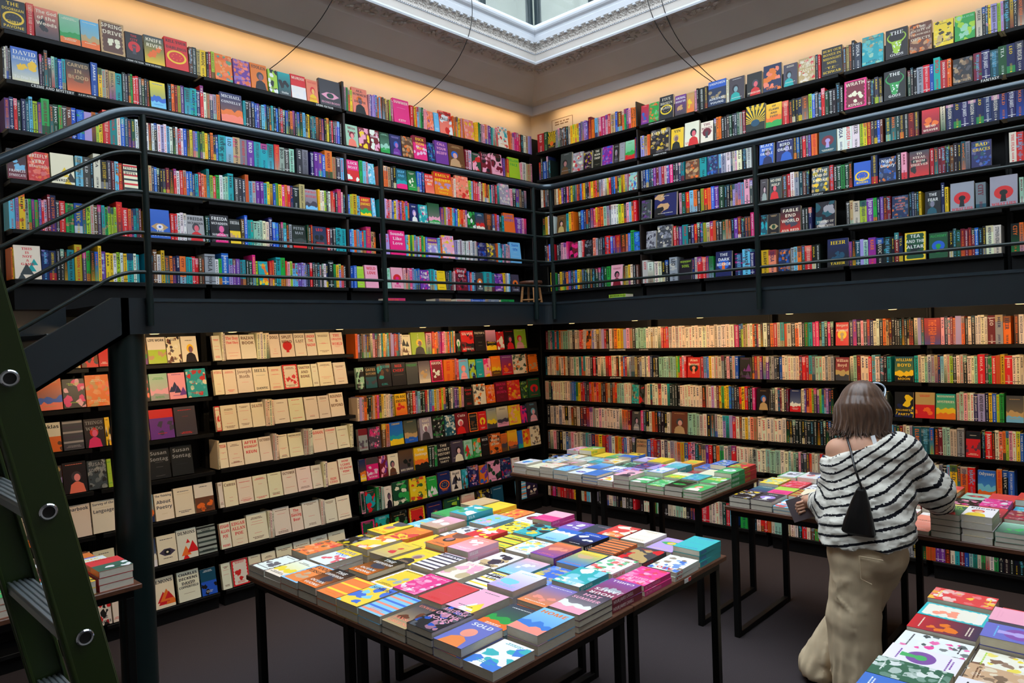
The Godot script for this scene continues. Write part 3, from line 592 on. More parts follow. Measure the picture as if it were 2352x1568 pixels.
func build_bookcases() -> void:
	var ord := ["nearest the corner", "second from the corner", "third from the corner", "at the stair end", "fifth from the corner", "sixth from the corner"]
	for i in 4:
		bookcase(0, maxf(BAYS_U[i], -0.03), BAYS_U[i + 1], ROWS_U, -0.05, 0.21, 3.965, DECK - 0.012, "tall black gallery bookcase on the stair wall, " + ord[i])
	var bu := [-0.0, 1.29, 1.90, 3.12, 4.14, 5.35, 6.55]
	for i in 6:
		bookcase(1, bu[i], bu[i + 1], ROWS_U, 0.0, 0.24, 3.965, DECK - 0.012, "tall black gallery bookcase above the reader's wall, " + (ord[i] if i != 3 else "fourth from the corner"))
	for k in 2:
		var d: Vector3 = DIVIDERS[k]
		for i in 6:
			var y0: float = ROWS_U[i] + 0.001
			var y1: float = 4.01 if i == 0 else ROWS_U[i - 1] - 0.027
			var o := root_at("shelf_divider", Vector3(-0.05, y0, (d.y + d.z) / 2) if k == 0 else Vector3((d.y + d.z) / 2, y0, 0.0))
			var h := (d.z - d.y) / 2 - 0.004
			put("board", box_mesh(Vector3(-0.155, 0, -h), Vector3(-0.004, y1 - y0, h), 0.002) if k == 0 else box_mesh(Vector3(-h, 0, -0.155), Vector3(h, y1 - y0, -0.004), 0.002), M.divider, o)
			tag(o, "dark upright divider on the %s of the %s" % [["top shelf", "second shelf down", "third shelf down", "fourth shelf down", "fifth shelf down", "sixth shelf down"][i], ["stair wall gallery", "gallery above the reader"][k]], "divider", "shelf dividers")
	bookcase(0, 0.02, 1.15, ROWS_C, 0.0, 0.26, 1.96, 0.0, "black lower bookcase on the column wall, in the corner")
	bookcase(0, 1.15, 2.345, ROWS_C, 0.0, 0.26, 1.96, 0.0, "black lower bookcase on the column wall with colourful covers")
	bookcase(0, 2.345, 3.53, ROWS_B, 0.0, 0.26, 1.96, 0.0, "black lower bookcase full of cream covers beside the column")
	bookcase(0, 3.53, 4.30, ROWS_B, 0.0, 0.26, 1.96, 0.0, "black lower bookcase behind the round column")
	bookcase(0, 4.30, 5.5, ROWS_B.slice(0), 0.0, 0.26, 1.80, 0.0, "black lower bookcase under the staircase behind the ladder")
	var bl := [0.02, 1.25, 2.44, 3.63, 4.82, 6.0]
	for i in 5:
		bookcase(1, bl[i], bl[i + 1], ROWS_R, 0.0, 0.25, 1.96, 0.0, "black lower bookcase behind the reader's table, " + ["in the corner", "second from the corner", "third from the corner", "behind the reader", "at the far right"][i])
	var cp := root_at("corner_panel", Vector3(-0.2, 0, -0.2))
	tag(cp, "black filler panel in the corner between the two runs of bookcases", "panel")
	put("upper_board", box_mesh(Vector3(-0.075, DECK, -0.075), Vector3(0.10, 3.965, 0.165), 0.002), M.black, cp)
	put("lower_board", box_mesh(Vector3(-0.075, 0.0, -0.075), Vector3(0.195, 1.96, 0.195), 0.002), M.black, cp)
	# printed shelf-edge strips
	strip("CRIME AND MYSTERY", 0, 4.44, 3.482, -0.05, 0.23, "on the second gallery shelf at the stair end")
	strip("A-Z BY AUTHOR", 0, 4.25, 3.482, -0.05, 0.10, "beside the crime strip on the second gallery shelf")
	strip("CRIME FICTION   NEW RELEASES", 0, 3.90, 3.775, -0.05, 0.22, "on the top gallery shelf at the stair end")
	strip("CRIME FICTION", 0, 2.52, 3.775, -0.05, 0.16, "on the top gallery shelf by the upright panel")
	strip("ROMANCE", 0, 2.17, 3.482, -0.05, 0.12, "on the second gallery shelf past the upright panel")
	strip("FANTASY", 1, 4.07, 3.482, 0.0, 0.105, "on the second gallery shelf above the reader")
	strip("FANTASY", 1, 2.92, 2.893, 0.0, 0.085, "on the fourth gallery shelf above the reader")
	strip("SCIENCE FICTION & FANTASY", 1, 1.50, 3.775, 0.0, 0.17, "on the top gallery shelf near the corner")
	strip("SCIENCE FICTION", 1, 1.52, 3.482, 0.0, 0.14, "on the second gallery shelf near the corner")
	strip("ENGLISH LITERATURE", 1, 0.98, 1.686, 0.0, 0.19, "on the top lower shelf near the corner")
	strip("A-Z BY AUTHOR", 1, 1.28, 1.686, 0.0, 0.10, "beside the literature strip on the top lower shelf")
	strip("JANE AUSTEN", 1, 4.28, 1.686, 0.0, 0.115, "on the top lower shelf at the right")
	strip("JULIAN BARNES", 1, 0.95, 1.415, 0.0, 0.13, "on the second lower shelf near the corner")

func text_mesh(s: String, width: float, depth := 0.0008) -> TextMesh:
	var t := TextMesh.new()
	var f := SystemFont.new()
	f.font_names = PackedStringArray(["Droid Sans"])
	f.font_weight = 700
	t.font = f
	t.text = s
	t.font_size = 32
	t.depth = depth
	t.pixel_size = 0.001
	t.curve_step = 3.0
	var w := f.get_string_size(s, HORIZONTAL_ALIGNMENT_LEFT, -1, 32).x * 0.001
	t.pixel_size = 0.001 * width / w
	return t

func strip(s: String, side: int, t: float, y: float, front: float, w: float, where: String) -> void:
	var at := Vector3(front, y - 0.013, t) if side == 0 else Vector3(t, y - 0.013, front)
	var o := root_at("shelf_label", at, PI / 2 if side == 0 else 0.0)
	tag(o, "black shelf edge strip with white capitals " + where, "label", "printed shelf edge strips")
	put("strip", box_mesh(Vector3(-w / 2 - 0.02, -0.0125, 0.0005), Vector3(w / 2 + 0.02, 0.0125, 0.0025)), M.black, o)
	put("lettering", text_mesh(s, w), mat(Color(0.85, 0.85, 0.83), 0.6), o, Transform3D(Basis(), Vector3(0, 0, 0.0030)))

# ------------------------------------------------------------------ lamps
func build_lamps() -> void:
	var warm := Color(1.0, 0.85, 0.65)
	# strip light behind the fascia on both walls
	for k in 2:
		var len := 7.2 if k == 0 else 6.3
		var c := Vector3(-0.165, 4.255, 3.5) if k == 0 else Vector3(3.25, 4.255, -0.165)
		var o := root_at("strip_light", c)
		tag(o, "warm strip light in the trough above the top shelf, " + ["stair wall", "wall opposite the reader"][k], "strip light")
		var h := Vector3(0.012, 0.008, len / 2) if k == 0 else Vector3(len / 2, 0.008, 0.012)
		put("tube", box_mesh(-h, h, 0.003), M.lamp, o)
		var hh := Vector3(0.02, 0.004, len / 2) if k == 0 else Vector3(len / 2, 0.004, 0.02)
		put("holder", box_mesh(-hh + Vector3(0, 0.014, 0), hh + Vector3(0, 0.014, 0)), M.frame_white, o)
		var a := AreaLight3D.new()
		a.name = "light"
		a.light_color = warm
		a.area_size = Vector2(len, 0.03)
		a.light_energy = STRIP_E
		a.area_range = 12.0
		a.shadow_enabled = true
		a.position = Vector3(0, -0.012, 0)
		# faces down and a little to the wall
		var down := (Vector3(-0.45, -1, 0) if k == 0 else Vector3(0, -1, -0.45)).normalized()
		var along := Vector3(0, 0, 1) if k == 0 else Vector3(1, 0, 0)
		a.basis = Basis(along, (-down).cross(along), -down)
		o.add_child(a)
	# round downlights under the gallery edge
	var spots := []
	for z in [4.18, 3.72, 2.95, 2.2, 1.5, 0.95]: spots.append(Vector3(0.70, 1.965, z))
	for x in [0.98, 1.65, 2.25, 2.95, 3.62, 4.30, 5.0, 5.7]: spots.append(Vector3(x, 1.965, 0.70))
	for i in spots.size():
		var p: Vector3 = spots[i]
		var o := root_at("downlight", p)
		tag(o, "small round downlight under the gallery edge, " + (["by the column", "second from the column", "third from the column", "fourth from the column", "fifth from the column", "next to the corner on the column side"][i] if i < 6 else ["next to the corner", "second from the corner", "third from the corner", "fourth from the corner", "fifth from the corner", "sixth from the corner", "seventh from the corner", "eighth from the corner"][i - 6] + " above the reader's shelves"), "downlight", "downlights under the gallery")
		var b := MB.new()
		b.lathe([Vector2(0.0, -0.022), Vector2(0.030, -0.022), Vector2(0.036, -0.019), Vector2(0.038, -0.012), Vector2(0.038, 0.0)], Vector3.ZERO, 20)
		put("housing", b.mesh(), M.frame_white, o)
		var d := MB.new()
		d.lathe([Vector2(0.0, -0.0245), Vector2(0.020, -0.0245), Vector2(0.026, -0.022)], Vector3.ZERO, 16)
		put("lens", d.mesh(), M.lamp, o)
		var l := SpotLight3D.new()
		l.name = "light"
		l.light_color = warm
		l.light_energy = SPOT_E
		l.spot_range = 8.0
		l.spot_attenuation = 2.0
		l.spot_angle = 68.0
		l.spot_angle_attenuation = 0.6
		l.light_size = 0.025
		l.shadow_enabled = true
		l.position = Vector3(0, -0.03, 0)
		var aim := (Vector3(-1, -0.9, 0) if i < 6 else Vector3(0, -0.9, -1)).normalized()
		l.basis = Basis.looking_at(aim, Vector3(0.1, 0.2, 0.9) if i < 6 else Vector3(0.9, 0.2, 0.1))
		o.add_child(l)

const STRIP_E := 0.85
const SPOT_E := 0.38
# ------------------------------------------------------------------ printing: covers and spines
const PAL := {"k": Color8(22, 22, 26), "d": Color8(66, 66, 74), "i": Color8(158, 160, 164), "w": Color8(238, 237, 232), "e": Color8(243, 232, 204), "a": Color8(200, 164, 112), "f": Color8(104, 64, 38), "m": Color8(122, 20, 40), "r": Color8(222, 34, 38), "o": Color8(244, 116, 34), "y": Color8(250, 208, 30), "l": Color8(172, 212, 50), "g": Color8(40, 164, 72), "x": Color8(22, 76, 50), "s": Color8(156, 208, 180), "t": Color8(26, 168, 172), "q": Color8(16, 80, 98), "c": Color8(112, 194, 232), "b": Color8(34, 96, 200), "n": Color8(24, 36, 88), "v": Color8(116, 50, 150), "u": Color8(172, 150, 218), "p": Color8(246, 168, 190), "h": Color8(236, 36, 124), "z": Color8(252, 132, 104), "j": Color8(92, 86, 186)}
const WORD := {"k": "black", "d": "charcoal", "i": "grey", "w": "white", "e": "cream", "a": "tan", "f": "brown", "m": "maroon", "r": "red", "o": "orange", "y": "yellow", "l": "lime", "g": "green", "x": "dark-green", "s": "mint", "t": "teal", "q": "dark-teal", "c": "pale-blue", "b": "blue", "n": "navy", "v": "purple", "u": "lavender", "p": "pink", "h": "magenta", "z": "coral", "j": "periwinkle"}
const KEYS := "kdiweafmroylgxstqcbnvuphz"
const MOTIF := {"N": "plain", "B": "two-tone", "T": "banded", "G": "gradient", "C": "circle", "R": "ring", "O": "blotch", "S": "sunburst", "X": "striped", "D": "framed", "P": "figure", "L": "landscape", "K": "skull", "V": "triangle", "E": "eye", "Q": "mottled"}
const SPINE_WORDS := ["KARR", "ELLROY", "BOLD", "PETER JAMES", "STEPHEN KING", "MURDER", "LEO", "KNIFE RIVER", "DEEP END", "LOVE STORY", "JAMES", "RANKIN", "INVASION", "CARVED IN BLOOD", "WIND WEAVER", "HAVOC", "ISOLA", "THE FEAR", "HEIR", "CITY", "TEA"]
const CW := 128
const CH := 192
const VARIANTS := 21

var glyph_img := {}
var covers: Array[Image] = []
var cover_mat := []
var cover_n := 0
var spine_mat: StandardMaterial3D

func text_line(s: String, col: Color, serif := false) -> Image:
	var ts := TextServerManager.get_primary_interface()
	var key := "serif" if serif else "sans"
	if not glyph_img.has(key):
		var f := SystemFont.new()
		f.font_names = PackedStringArray(["Droid Serif" if serif else "Droid Sans"])
		f.font_weight = 700
		f.get_string_size("A", HORIZONTAL_ALIGNMENT_LEFT, -1, 40)
		glyph_img[key] = [f, f.get_rids()[0], {}]
	var g = glyph_img[key]
	var rid: RID = g[1]
	var sz := Vector2i(40, 0)
	var w := 4
	var parts := []
	for i in s.length():
		var u := s.unicode_at(i)
		if not g[2].has(u):
			var gi := ts.font_get_glyph_index(rid, 40, u, 0)
			ts.font_render_glyph(rid, sz, gi)
			var r := ts.font_get_glyph_uv_rect(rid, sz, gi)
			var ti := ts.font_get_glyph_texture_idx(rid, sz, gi)
			var im: Image = null
			if ti >= 0 and r.size.x > 0.5:
				im = ts.font_get_texture_image(rid, sz, ti).get_region(Rect2i(r))
			g[2][u] = [im, ts.font_get_glyph_offset(rid, sz, gi), ts.font_get_glyph_advance(rid, 40, gi).x]
		var e = g[2][u]
		parts.append([e[0], w + int(e[1].x), 38 + int(e[1].y)])
		w += int(e[2])
	var out := Image.create_empty(w + 4, 48, false, Image.FORMAT_RGBA8)
	out.fill(Color(col.r, col.g, col.b, 0))
	for p in parts:
		if p[0] == null: continue
		var k := "%s%d" % [col.to_html(), p[0].get_instance_id()]
		if not glyph_img.has(k):
			var c: Image = p[0].duplicate()
			c.convert(Image.FORMAT_RGBA8)
			var d := c.get_data()
			var r8 := int(col.r * 255)
			var g8 := int(col.g * 255)
			var b8 := int(col.b * 255)
			for j in range(0, d.size(), 4):
				d[j] = r8; d[j + 1] = g8; d[j + 2] = b8
			glyph_img[k] = Image.create_from_data(c.get_width(), c.get_height(), false, Image.FORMAT_RGBA8, d)
		var gi: Image = glyph_img[k]
		out.blend_rect(gi, Rect2i(Vector2i.ZERO, gi.get_size()), Vector2i(p[1], maxi(p[2], 0)))
	return out

func clip(r: Rect2i, x0: float, y0: float, x1: float, y1: float) -> Rect2i:
	return Rect2i(int(x0), int(y0), int(x1) - int(x0), int(y1) - int(y0)).intersection(r)

func ell(im: Image, R: Rect2i, cx: float, cy: float, rx: float, ry: float, c: Color) -> void:
	for y in range(int(cy - ry), int(cy + ry) + 1):
		var t := 1.0 - pow((y - cy) / ry, 2)
		if t <= 0: continue
		var h := rx * sqrt(t)
		var q := clip(R, cx - h, y, cx + h + 0.5, y + 1)
		if q.has_area(): im.fill_rect(q, c)

func poly(im: Image, R: Rect2i, pts: Array, c: Color) -> void:
	var y0 := 1e9
	var y1 := -1e9
	for p in pts:
		y0 = minf(y0, p.y); y1 = maxf(y1, p.y)
	for y in range(maxi(int(y0), R.position.y), mini(int(y1) + 1, R.end.y)):
		var xs := []
		for i in pts.size():
			var a: Vector2 = pts[i]
			var b: Vector2 = pts[(i + 1) % pts.size()]
			if (a.y <= y) != (b.y <= y): xs.append(a.x + (b.x - a.x) * (y - a.y) / (b.y - a.y))
		xs.sort()
		for i in range(0, xs.size() - 1, 2):
			var q := clip(R, xs[i], y, xs[i + 1] + 0.5, y + 1)
			if q.has_area(): im.fill_rect(q, c)

func blob(im: Image, R: Rect2i, cx: float, cy: float, r: float, c: Color) -> void:
	var pts := []
	var n := 9
	for i in n:
		var q := r * rng.randf_range(0.55, 1.25)
		pts.append(Vector2(cx + q * cos(TAU * i / n), cy + q * 1.1 * sin(TAU * i / n)))
	poly(im, R, pts, c)

func jit(c: Color, a := 0.05) -> Color:
	return Color(clampf(c.r + rng.randf_range(-a, a), 0, 1), clampf(c.g + rng.randf_range(-a, a), 0, 1), clampf(c.b + rng.randf_range(-a, a), 0, 1))

func grad(im: Image, R: Rect2i, a: Color, b: Color, y0: float, y1: float) -> void:
	for y in range(int(y0), int(y1)):
		var q := clip(R, R.position.x, y, R.end.x, y + 1)
		if q.has_area(): im.fill_rect(q, a.lerp(b, (y - y0) / (y1 - y0)))

func draw_cover(spec: String, tcol: String, title: String, pale := 0.0) -> int:
	var id := cover_n
	cover_n += 1
	var per := (2048 / CW) * (2048 / CH)
	var page := id / per
	while covers.size() <= page:
		covers.append(Image.create_empty(2048, 2048, false, Image.FORMAT_RGBA8))
	var im := covers[page]
	var k := id % per
	var O := Vector2i((k % (2048 / CW)) * CW, (k / (2048 / CW)) * CH)
	var bg := jit(PAL[spec[0]], 0.03)
	var mo := spec[1]
	var c1: Color = jit(PAL[spec[2]] if spec.length() > 2 else PAL["w"], 0.03)
	var c2: Color = jit(PAL[spec[3]] if spec.length() > 3 else PAL["k"], 0.03)
	var tc: Color = PAL[tcol] if tcol else PAL["w"]
	bg = bg.lerp(Color.WHITE, pale)
	c1 = c1.lerp(Color.WHITE, pale)
	c2 = c2.lerp(Color.WHITE, pale)
	im.fill_rect(Rect2i(O, Vector2i(CW, CH)), bg)
	var R := Rect2i(O + Vector2i(14, 0), Vector2i(CW - 14, CH))
	var x := float(R.position.x)
	var y := float(R.position.y)
	var w := float(R.size.x)
	var h := float(R.size.y)
	var cx := x + w / 2
	match mo:
		"N":
			if spec.length() > 2:
				for i in rng.randi_range(1, 3):
					var yy := y + h * rng.randf_range(0.15, 0.9)
					var ww := w * rng.randf_range(0.2, 0.7)
					im.fill_rect(clip(R, cx - ww / 2, yy, cx + ww / 2, yy + 2), c1.lerp(bg, 0.4))
		"B":
			im.fill_rect(clip(R, x, y + h * 0.48, x + w, y + h), c1)
			if spec.length() > 3:
				for i in 5: blob(im, R, x + w * rng.randf(), y + h * rng.randf_range(0.6, 0.9), w * 0.13, c2)
		"T":
			im.fill_rect(clip(R, x, y, x + w, y + h * 0.3), c1)
			for i in 7: blob(im, R, x + w * rng.randf(), y + h * rng.randf_range(0.45, 0.8), w * 0.12, c2.lerp(bg, 0.2))
		"G":
			grad(im, R, bg, c1, y, y + h)
			for i in 4: blob(im, R, x + w * rng.randf_range(0.2, 0.8), y + h * rng.randf_range(0.4, 0.75), w * rng.randf_range(0.08, 0.2), c2)
		"C":
			ell(im, R, cx, y + h * 0.52, w * 0.34, w * 0.34, c1)
			if spec.length() > 3: ell(im, R, cx, y + h * 0.52, w * 0.14, w * 0.14, c2)
			if spec.length() > 3:
				poly(im, R, [Vector2(cx - w * 0.06, y + h * 0.5), Vector2(cx + w * 0.05, y + h * 0.46), Vector2(cx + w * 0.1, y + h * 0.8), Vector2(cx - w * 0.12, y + h * 0.8)], c2)
		"R":
			ell(im, R, cx, y + h * 0.60, w * 0.42, w * 0.36, c1)
			ell(im, R, cx, y + h * 0.60, w * 0.33, w * 0.27, bg)
			for i in 8:
				var g := TAU * i / 8
				ell(im, R, cx + cos(g) * w * 0.2, y + h * 0.60 + sin(g) * w * 0.16, 3, 3, c2)
		"O":
			for i in 11: blob(im, R, x + w * rng.randf(), y + h * rng.randf(), w * rng.randf_range(0.1, 0.28), c1 if i % 2 else c2)
		"S":
			for i in 14:
				var g := PI * (i + 0.2) / 14
				poly(im, R, [Vector2(cx, y + h * 0.7), Vector2(cx - cos(g) * h, y + h * 0.7 - sin(g) * h), Vector2(cx - cos(g + 0.11) * h, y + h * 0.7 - sin(g + 0.11) * h)], c1)
			ell(im, R, cx, y + h * 0.7, w * 0.22, w * 0.22, c2)
		"X":
			var n := 6
			for i in n:
				im.fill_rect(clip(R, x, y + h * (i + 0.2) / n, x + w, y + h * (i + 0.62) / n), c1 if i % 2 == 0 else c2)
		"D":
			var b := w * 0.09
			im.fill_rect(R, c1)
			im.fill_rect(R.grow(-int(b)), bg)
			for i in 16:
				ell(im, R, x + b * 0.5 + (w - b) * (i % 2), y + h * (i / 2 + 0.5) / 8, b * 0.8, b * 0.7, c1)
			for i in 6: blob(im, R, x + w * rng.randf_range(0.25, 0.75), y + h * rng.randf_range(0.45, 0.75), w * 0.12, c2)
		"P":
			var px := cx + w * rng.randf_range(-0.12, 0.12)
			poly(im, R, [Vector2(px - w * 0.34, y + h), Vector2(px - w * 0.25, y + h * 0.72), Vector2(px - w * 0.07, y + h * 0.64), Vector2(px + w * 0.08, y + h * 0.64), Vector2(px + w * 0.27, y + h * 0.73), Vector2(px + w * 0.36, y + h)], c1)
			ell(im, R, px, y + h * 0.47, w * 0.21, h * 0.16, c2)
			ell(im, R, px + w * 0.03, y + h * 0.51, w * 0.13, h * 0.12, c1.lerp(PAL["p"], 0.5))
		"L":
			var hill := func(base: float, amp: float, c: Color):
				var pts := [Vector2(x, y + h)]
				for i in 9: pts.append(Vector2(x + w * i / 8.0, y + h * (base + amp * rng.randf_range(-1, 1))))
				pts.append(Vector2(x + w, y + h))
				poly(im, R, pts, c)
			grad(im, R, bg, bg.lerp(c1, 0.45), y, y + h * 0.7)
			hill.call(0.58, 0.07, c1)
			hill.call(0.76, 0.05, c2)
		"K":
			for s in [-1, 1]:
				for i in 14:
					var g := i / 13.0
					ell(im, R, cx + s * w * (0.12 + 0.28 * sin(g * PI * 0.85)), y + h * (0.50 - 0.36 * g), 5 - 3 * g, 6 - 3 * g, c1)
			poly(im, R, [Vector2(cx - w * 0.24, y + h * 0.42), Vector2(cx + w * 0.24, y + h * 0.42), Vector2(cx + w * 0.13, y + h * 0.80), Vector2(cx, y + h * 0.86), Vector2(cx - w * 0.13, y + h * 0.80)], c1)
			for i in 12: blob(im, R, cx + w * rng.randf_range(-0.18, 0.18), y + h * rng.randf_range(0.46, 0.78), 4, c2)
		"V":
			for i in 5:
				var q := Vector2(x + w * rng.randf_range(0.1, 0.9), y + h * rng.randf_range(0.35, 0.95))
				var r := w * rng.randf_range(0.1, 0.3)
				poly(im, R, [q + Vector2(0, -r * 1.2), q + Vector2(r, r), q + Vector2(-r, r)], c1 if i % 2 == 0 else c2)
		"E":
			poly(im, R, [Vector2(x + w * 0.08, y + h * 0.6), Vector2(cx - w * 0.15, y + h * 0.48), Vector2(cx + w * 0.15, y + h * 0.48), Vector2(x + w * 0.92, y + h * 0.6), Vector2(cx + w * 0.15, y + h * 0.72), Vector2(cx - w * 0.15, y + h * 0.72)], c1)
			ell(im, R, cx, y + h * 0.6, w * 0.16, w * 0.16, c2)
			ell(im, R, cx, y + h * 0.6, w * 0.06, w * 0.06, bg)
		"Q":
			for i in 34:
				var c := c1 if i % 3 == 0 else (c2 if i % 3 == 1 else bg.lerp(Color.WHITE, 0.35))
				blob(im, R, x + w * rng.randf(), y + h * rng.randf(), w * rng.randf_range(0.04, 0.15), c.lerp(bg, rng.randf_range(0, 0.4)))
	# lettering
	var serif := rng.randf() < 0.4
	if title:
		var halves := title.split("//")
		var up: PackedStringArray = halves[0].split("/", false)
		var dn: PackedStringArray = halves[1].split("/", false) if halves.size() > 1 else PackedStringArray()
		var lh := h * (0.20 if up.size() <= 2 else 0.58 / up.size())
		var yy := y + h * 0.05
		for s in up:
			put_text(im, s, tc, serif, cx, yy, w * 0.92, lh)
			yy += lh * 0.98
		lh = h * (0.15 if dn.size() <= 2 else 0.4 / dn.size())
		yy = y + h * 0.96 - lh * dn.size()
		for s in dn:
			put_text(im, s, tc, serif, cx, yy, w * 0.9, lh)
			yy += lh
	else:
		# lettering too small to read: short rules where the lines stand
		for blk in [rng.randf_range(0.06, 0.16), rng.randf_range(0.80, 0.88)]:
			for i in rng.randi_range(1, 2):
				var yy: float = y + h * (blk + 0.045 * i)
				var ww := w * rng.randf_range(0.35, 0.75)
				var q := cx - ww / 2
				while q < cx + ww / 2:
					var l := rng.randf_range(3, 11)
					im.fill_rect(clip(R, q, yy, minf(q + l, cx + ww / 2), yy + 4), tc)
					q += l + 2
	# spine strip down the left edge
	im.fill_rect(Rect2i(O, Vector2i(14, CH)), bg.darkened(0.06))
	var st := text_line(SPINE_WORDS[rng.randi() % SPINE_WORDS.size()] if title == "" else title.replace("//", " ").replace("/", " ").substr(0, 24), tc, serif)
	st.rotate_90(CLOCKWISE)
	st.resize(10, mini(st.get_height() / 4 + 30, CH - 20), Image.INTERPOLATE_BILINEAR)
	im.blend_rect(st, Rect2i(Vector2i.ZERO, st.get_size()), O + Vector2i(2, 8))
	return id

func put_text(im: Image, s: String, c: Color, serif: bool, cx: float, y: float, wmax: float, hmax: float) -> void:
	var t := text_line(s, c, serif)
	var sc := minf(wmax / t.get_width(), hmax / t.get_height())
	var tw := maxi(2, int(t.get_width() * sc))
	var th := maxi(2, int(minf(hmax, t.get_height() * sc * 1.25)))
	t.resize(tw, th, Image.INTERPOLATE_LANCZOS)
	im.blend_rect(t, Rect2i(0, 0, tw, th), Vector2i(int(cx - tw / 2.0), int(y)))

func draw_spines() -> void:
	var im := Image.create_empty(2048, 2048, false, Image.FORMAT_RGBA8)
	for k in KEYS.length():
		var base: Color = PAL[KEYS[k]]
		var dark := base.get_luminance() < 0.45
		for v in VARIANTS:
			var id := k * VARIANTS + v
			var O := Vector2i((id % 64) * 32, (id / 64) * 256)
			var bg := jit(base, 0.045)
			if v % 5 == 4: bg = bg.darkened(0.18)
			var R := Rect2i(O, Vector2i(32, 256))
			im.fill_rect(R, bg)
			var tc: Color = (PAL[["w", "e", "y", "c", "w", "o", "w"][v % 7]] if dark else PAL[["k", "n", "m", "k", "r", "d", "k"][v % 7]])
			var alt: Color = PAL[KEYS[(k * 7 + v * 11 + 3) % KEYS.length()]]
			if KEYS[k] in ["e", "s", "w"] and v % 6: alt = bg.lerp(PAL[["e", "w", "a"][v % 3]], 0.5)
			match v % 7:
				1: im.fill_rect(Rect2i(O, Vector2i(32, 60)), alt.lerp(bg, 0.25))
				2: im.fill_rect(Rect2i(O + Vector2i(0, 190), Vector2i(32, 66)), alt.lerp(bg, 0.2))
				3:
					for i in 9: blob(im, R, O.x + rng.randf() * 32, O.y + rng.randf() * 200, rng.randf_range(4, 13), alt.lerp(bg, rng.randf_range(0.2, 0.7)))
				5:
					grad(im, R, bg, alt.lerp(bg, 0.3), O.y + 60, O.y + 250)
				6:
					im.fill_rect(Rect2i(O + Vector2i(0, 20), Vector2i(32, 5)), tc)
					im.fill_rect(Rect2i(O + Vector2i(0, 226), Vector2i(32, 5)), tc)
			var t := text_line(SPINE_WORDS[(k * 5 + v) % SPINE_WORDS.size()], tc, v % 3 == 0)
			t.rotate_90(CLOCKWISE)
			t.resize(24 if v % 2 else 18, mini(150, t.get_height()), Image.INTERPOLATE_LANCZOS)
			im.blend_rect(t, Rect2i(Vector2i.ZERO, t.get_size()), O + Vector2i(4 if v % 2 else 7, 14))
			var a := text_line(SPINE_WORDS[(k + v * 3 + 5) % SPINE_WORDS.size()], tc.lerp(bg, 0.2), false)
			a.rotate_90(CLOCKWISE)
			a.resize(14, mini(62, a.get_height()), Image.INTERPOLATE_LANCZOS)
			im.blend_rect(a, Rect2i(Vector2i.ZERO, a.get_size()), O + Vector2i(9, 168))
			ell(im, R, O.x + 16, O.y + 240, 4, 5, tc)
			im.fill_rect(Rect2i(O + Vector2i(0, 252), Vector2i(32, 4)), bg)
	spine_mat = mat(Color.WHITE, 0.45, 0, 0.45)
	spine_mat.albedo_texture = ImageTexture.create_from_image(im)
	spine_mat.texture_repeat = false

func cover_rect(id: int) -> Array:
	# [page, front uv rect, spine uv rect, plain uv point]
	var per := (2048 / CW) * (2048 / CH)
	var k := id % per
	var o := Vector2((k % (2048 / CW)) * CW, (k / (2048 / CW)) * CH) / 2048.0
	var px := 1.0 / 2048.0
	return [id / per, Rect2(o + Vector2(15, 1) * px, Vector2(CW - 16, CH - 2) * px), Rect2(o + Vector2(1, 1) * px, Vector2(12, CH - 2) * px), o + Vector2(3, 3) * px]

func spine_rect(letter: String, v: int) -> Array:
	var id := KEYS.find(letter) * VARIANTS + v
	var o := Vector2((id % 64) * 32, (id / 64) * 256) / 2048.0
	var px := 1.0 / 2048.0
	return [0, Rect2(), Rect2(o + Vector2(1, 1) * px, Vector2(30, 250) * px), o + Vector2(16, 254) * px]

# A closed book: spine on x = 0, cover width w along x, height h along y, thickness t along z (front cover on top of z).
func book_into(cv: MB, pg: MB, xf: Transform3D, w: float, h: float, t: float, uv: Array, face: bool) -> void:
	var b := 0.0012
	var f: Rect2 = uv[1]
	var s: Rect2 = uv[2]
	var q: Vector2 = uv[3]
	var P := func(x: float, y: float, z: float) -> Vector3: return xf * Vector3(x, y, z)
	var p := []
	for i in 8: p.append(xf * Vector3(w if i & 1 else 0.0, h if i & 2 else 0.0, t if i & 4 else 0.0))
	# front board, spine, back board: outer faces
	if face:
		cv.quad(p[4], p[5], p[7], p[6], Vector2(f.position.x, f.end.y), f.end, Vector2(f.end.x, f.position.y), f.position)
	else:
		cv.quad(p[4], p[5], p[7], p[6], q, q, q, q)
	cv.quad(p[1], p[0], p[2], p[3], q, q, q, q)
	cv.quad(p[0], p[4], p[6], p[2], Vector2(s.position.x, s.end.y), s.end, Vector2(s.end.x, s.position.y), s.position)
	# board edges and inner faces
	for z in [0.0, t - b]:
		var a: Array = [xf * Vector3(b, 0, z), xf * Vector3(w, 0, z), xf * Vector3(w, h, z), xf * Vector3(b, h, z), xf * Vector3(b, 0, z + b), xf * Vector3(w, 0, z + b), xf * Vector3(w, h, z + b), xf * Vector3(b, h, z + b)]
		cv.quad(a[0], a[1], a[5], a[4], q, q, q, q)
		cv.quad(a[1], a[2], a[6], a[5], q, q, q, q)
		cv.quad(a[2], a[3], a[7], a[6], q, q, q, q)
	cv.quad(xf * Vector3(0, 0, 0), xf * Vector3(b, 0, 0), xf * Vector3(b, 0, t), xf * Vector3(0, 0, t), q, q, q, q)
	cv.quad(xf * Vector3(0, h, t), xf * Vector3(b, h, t), xf * Vector3(b, h, 0), xf * Vector3(0, h, 0), q, q, q, q)
	pg.box(Vector3(b, 0.0006, b), Vector3(w - 0.0008, h - 0.0006, t - b), xf)

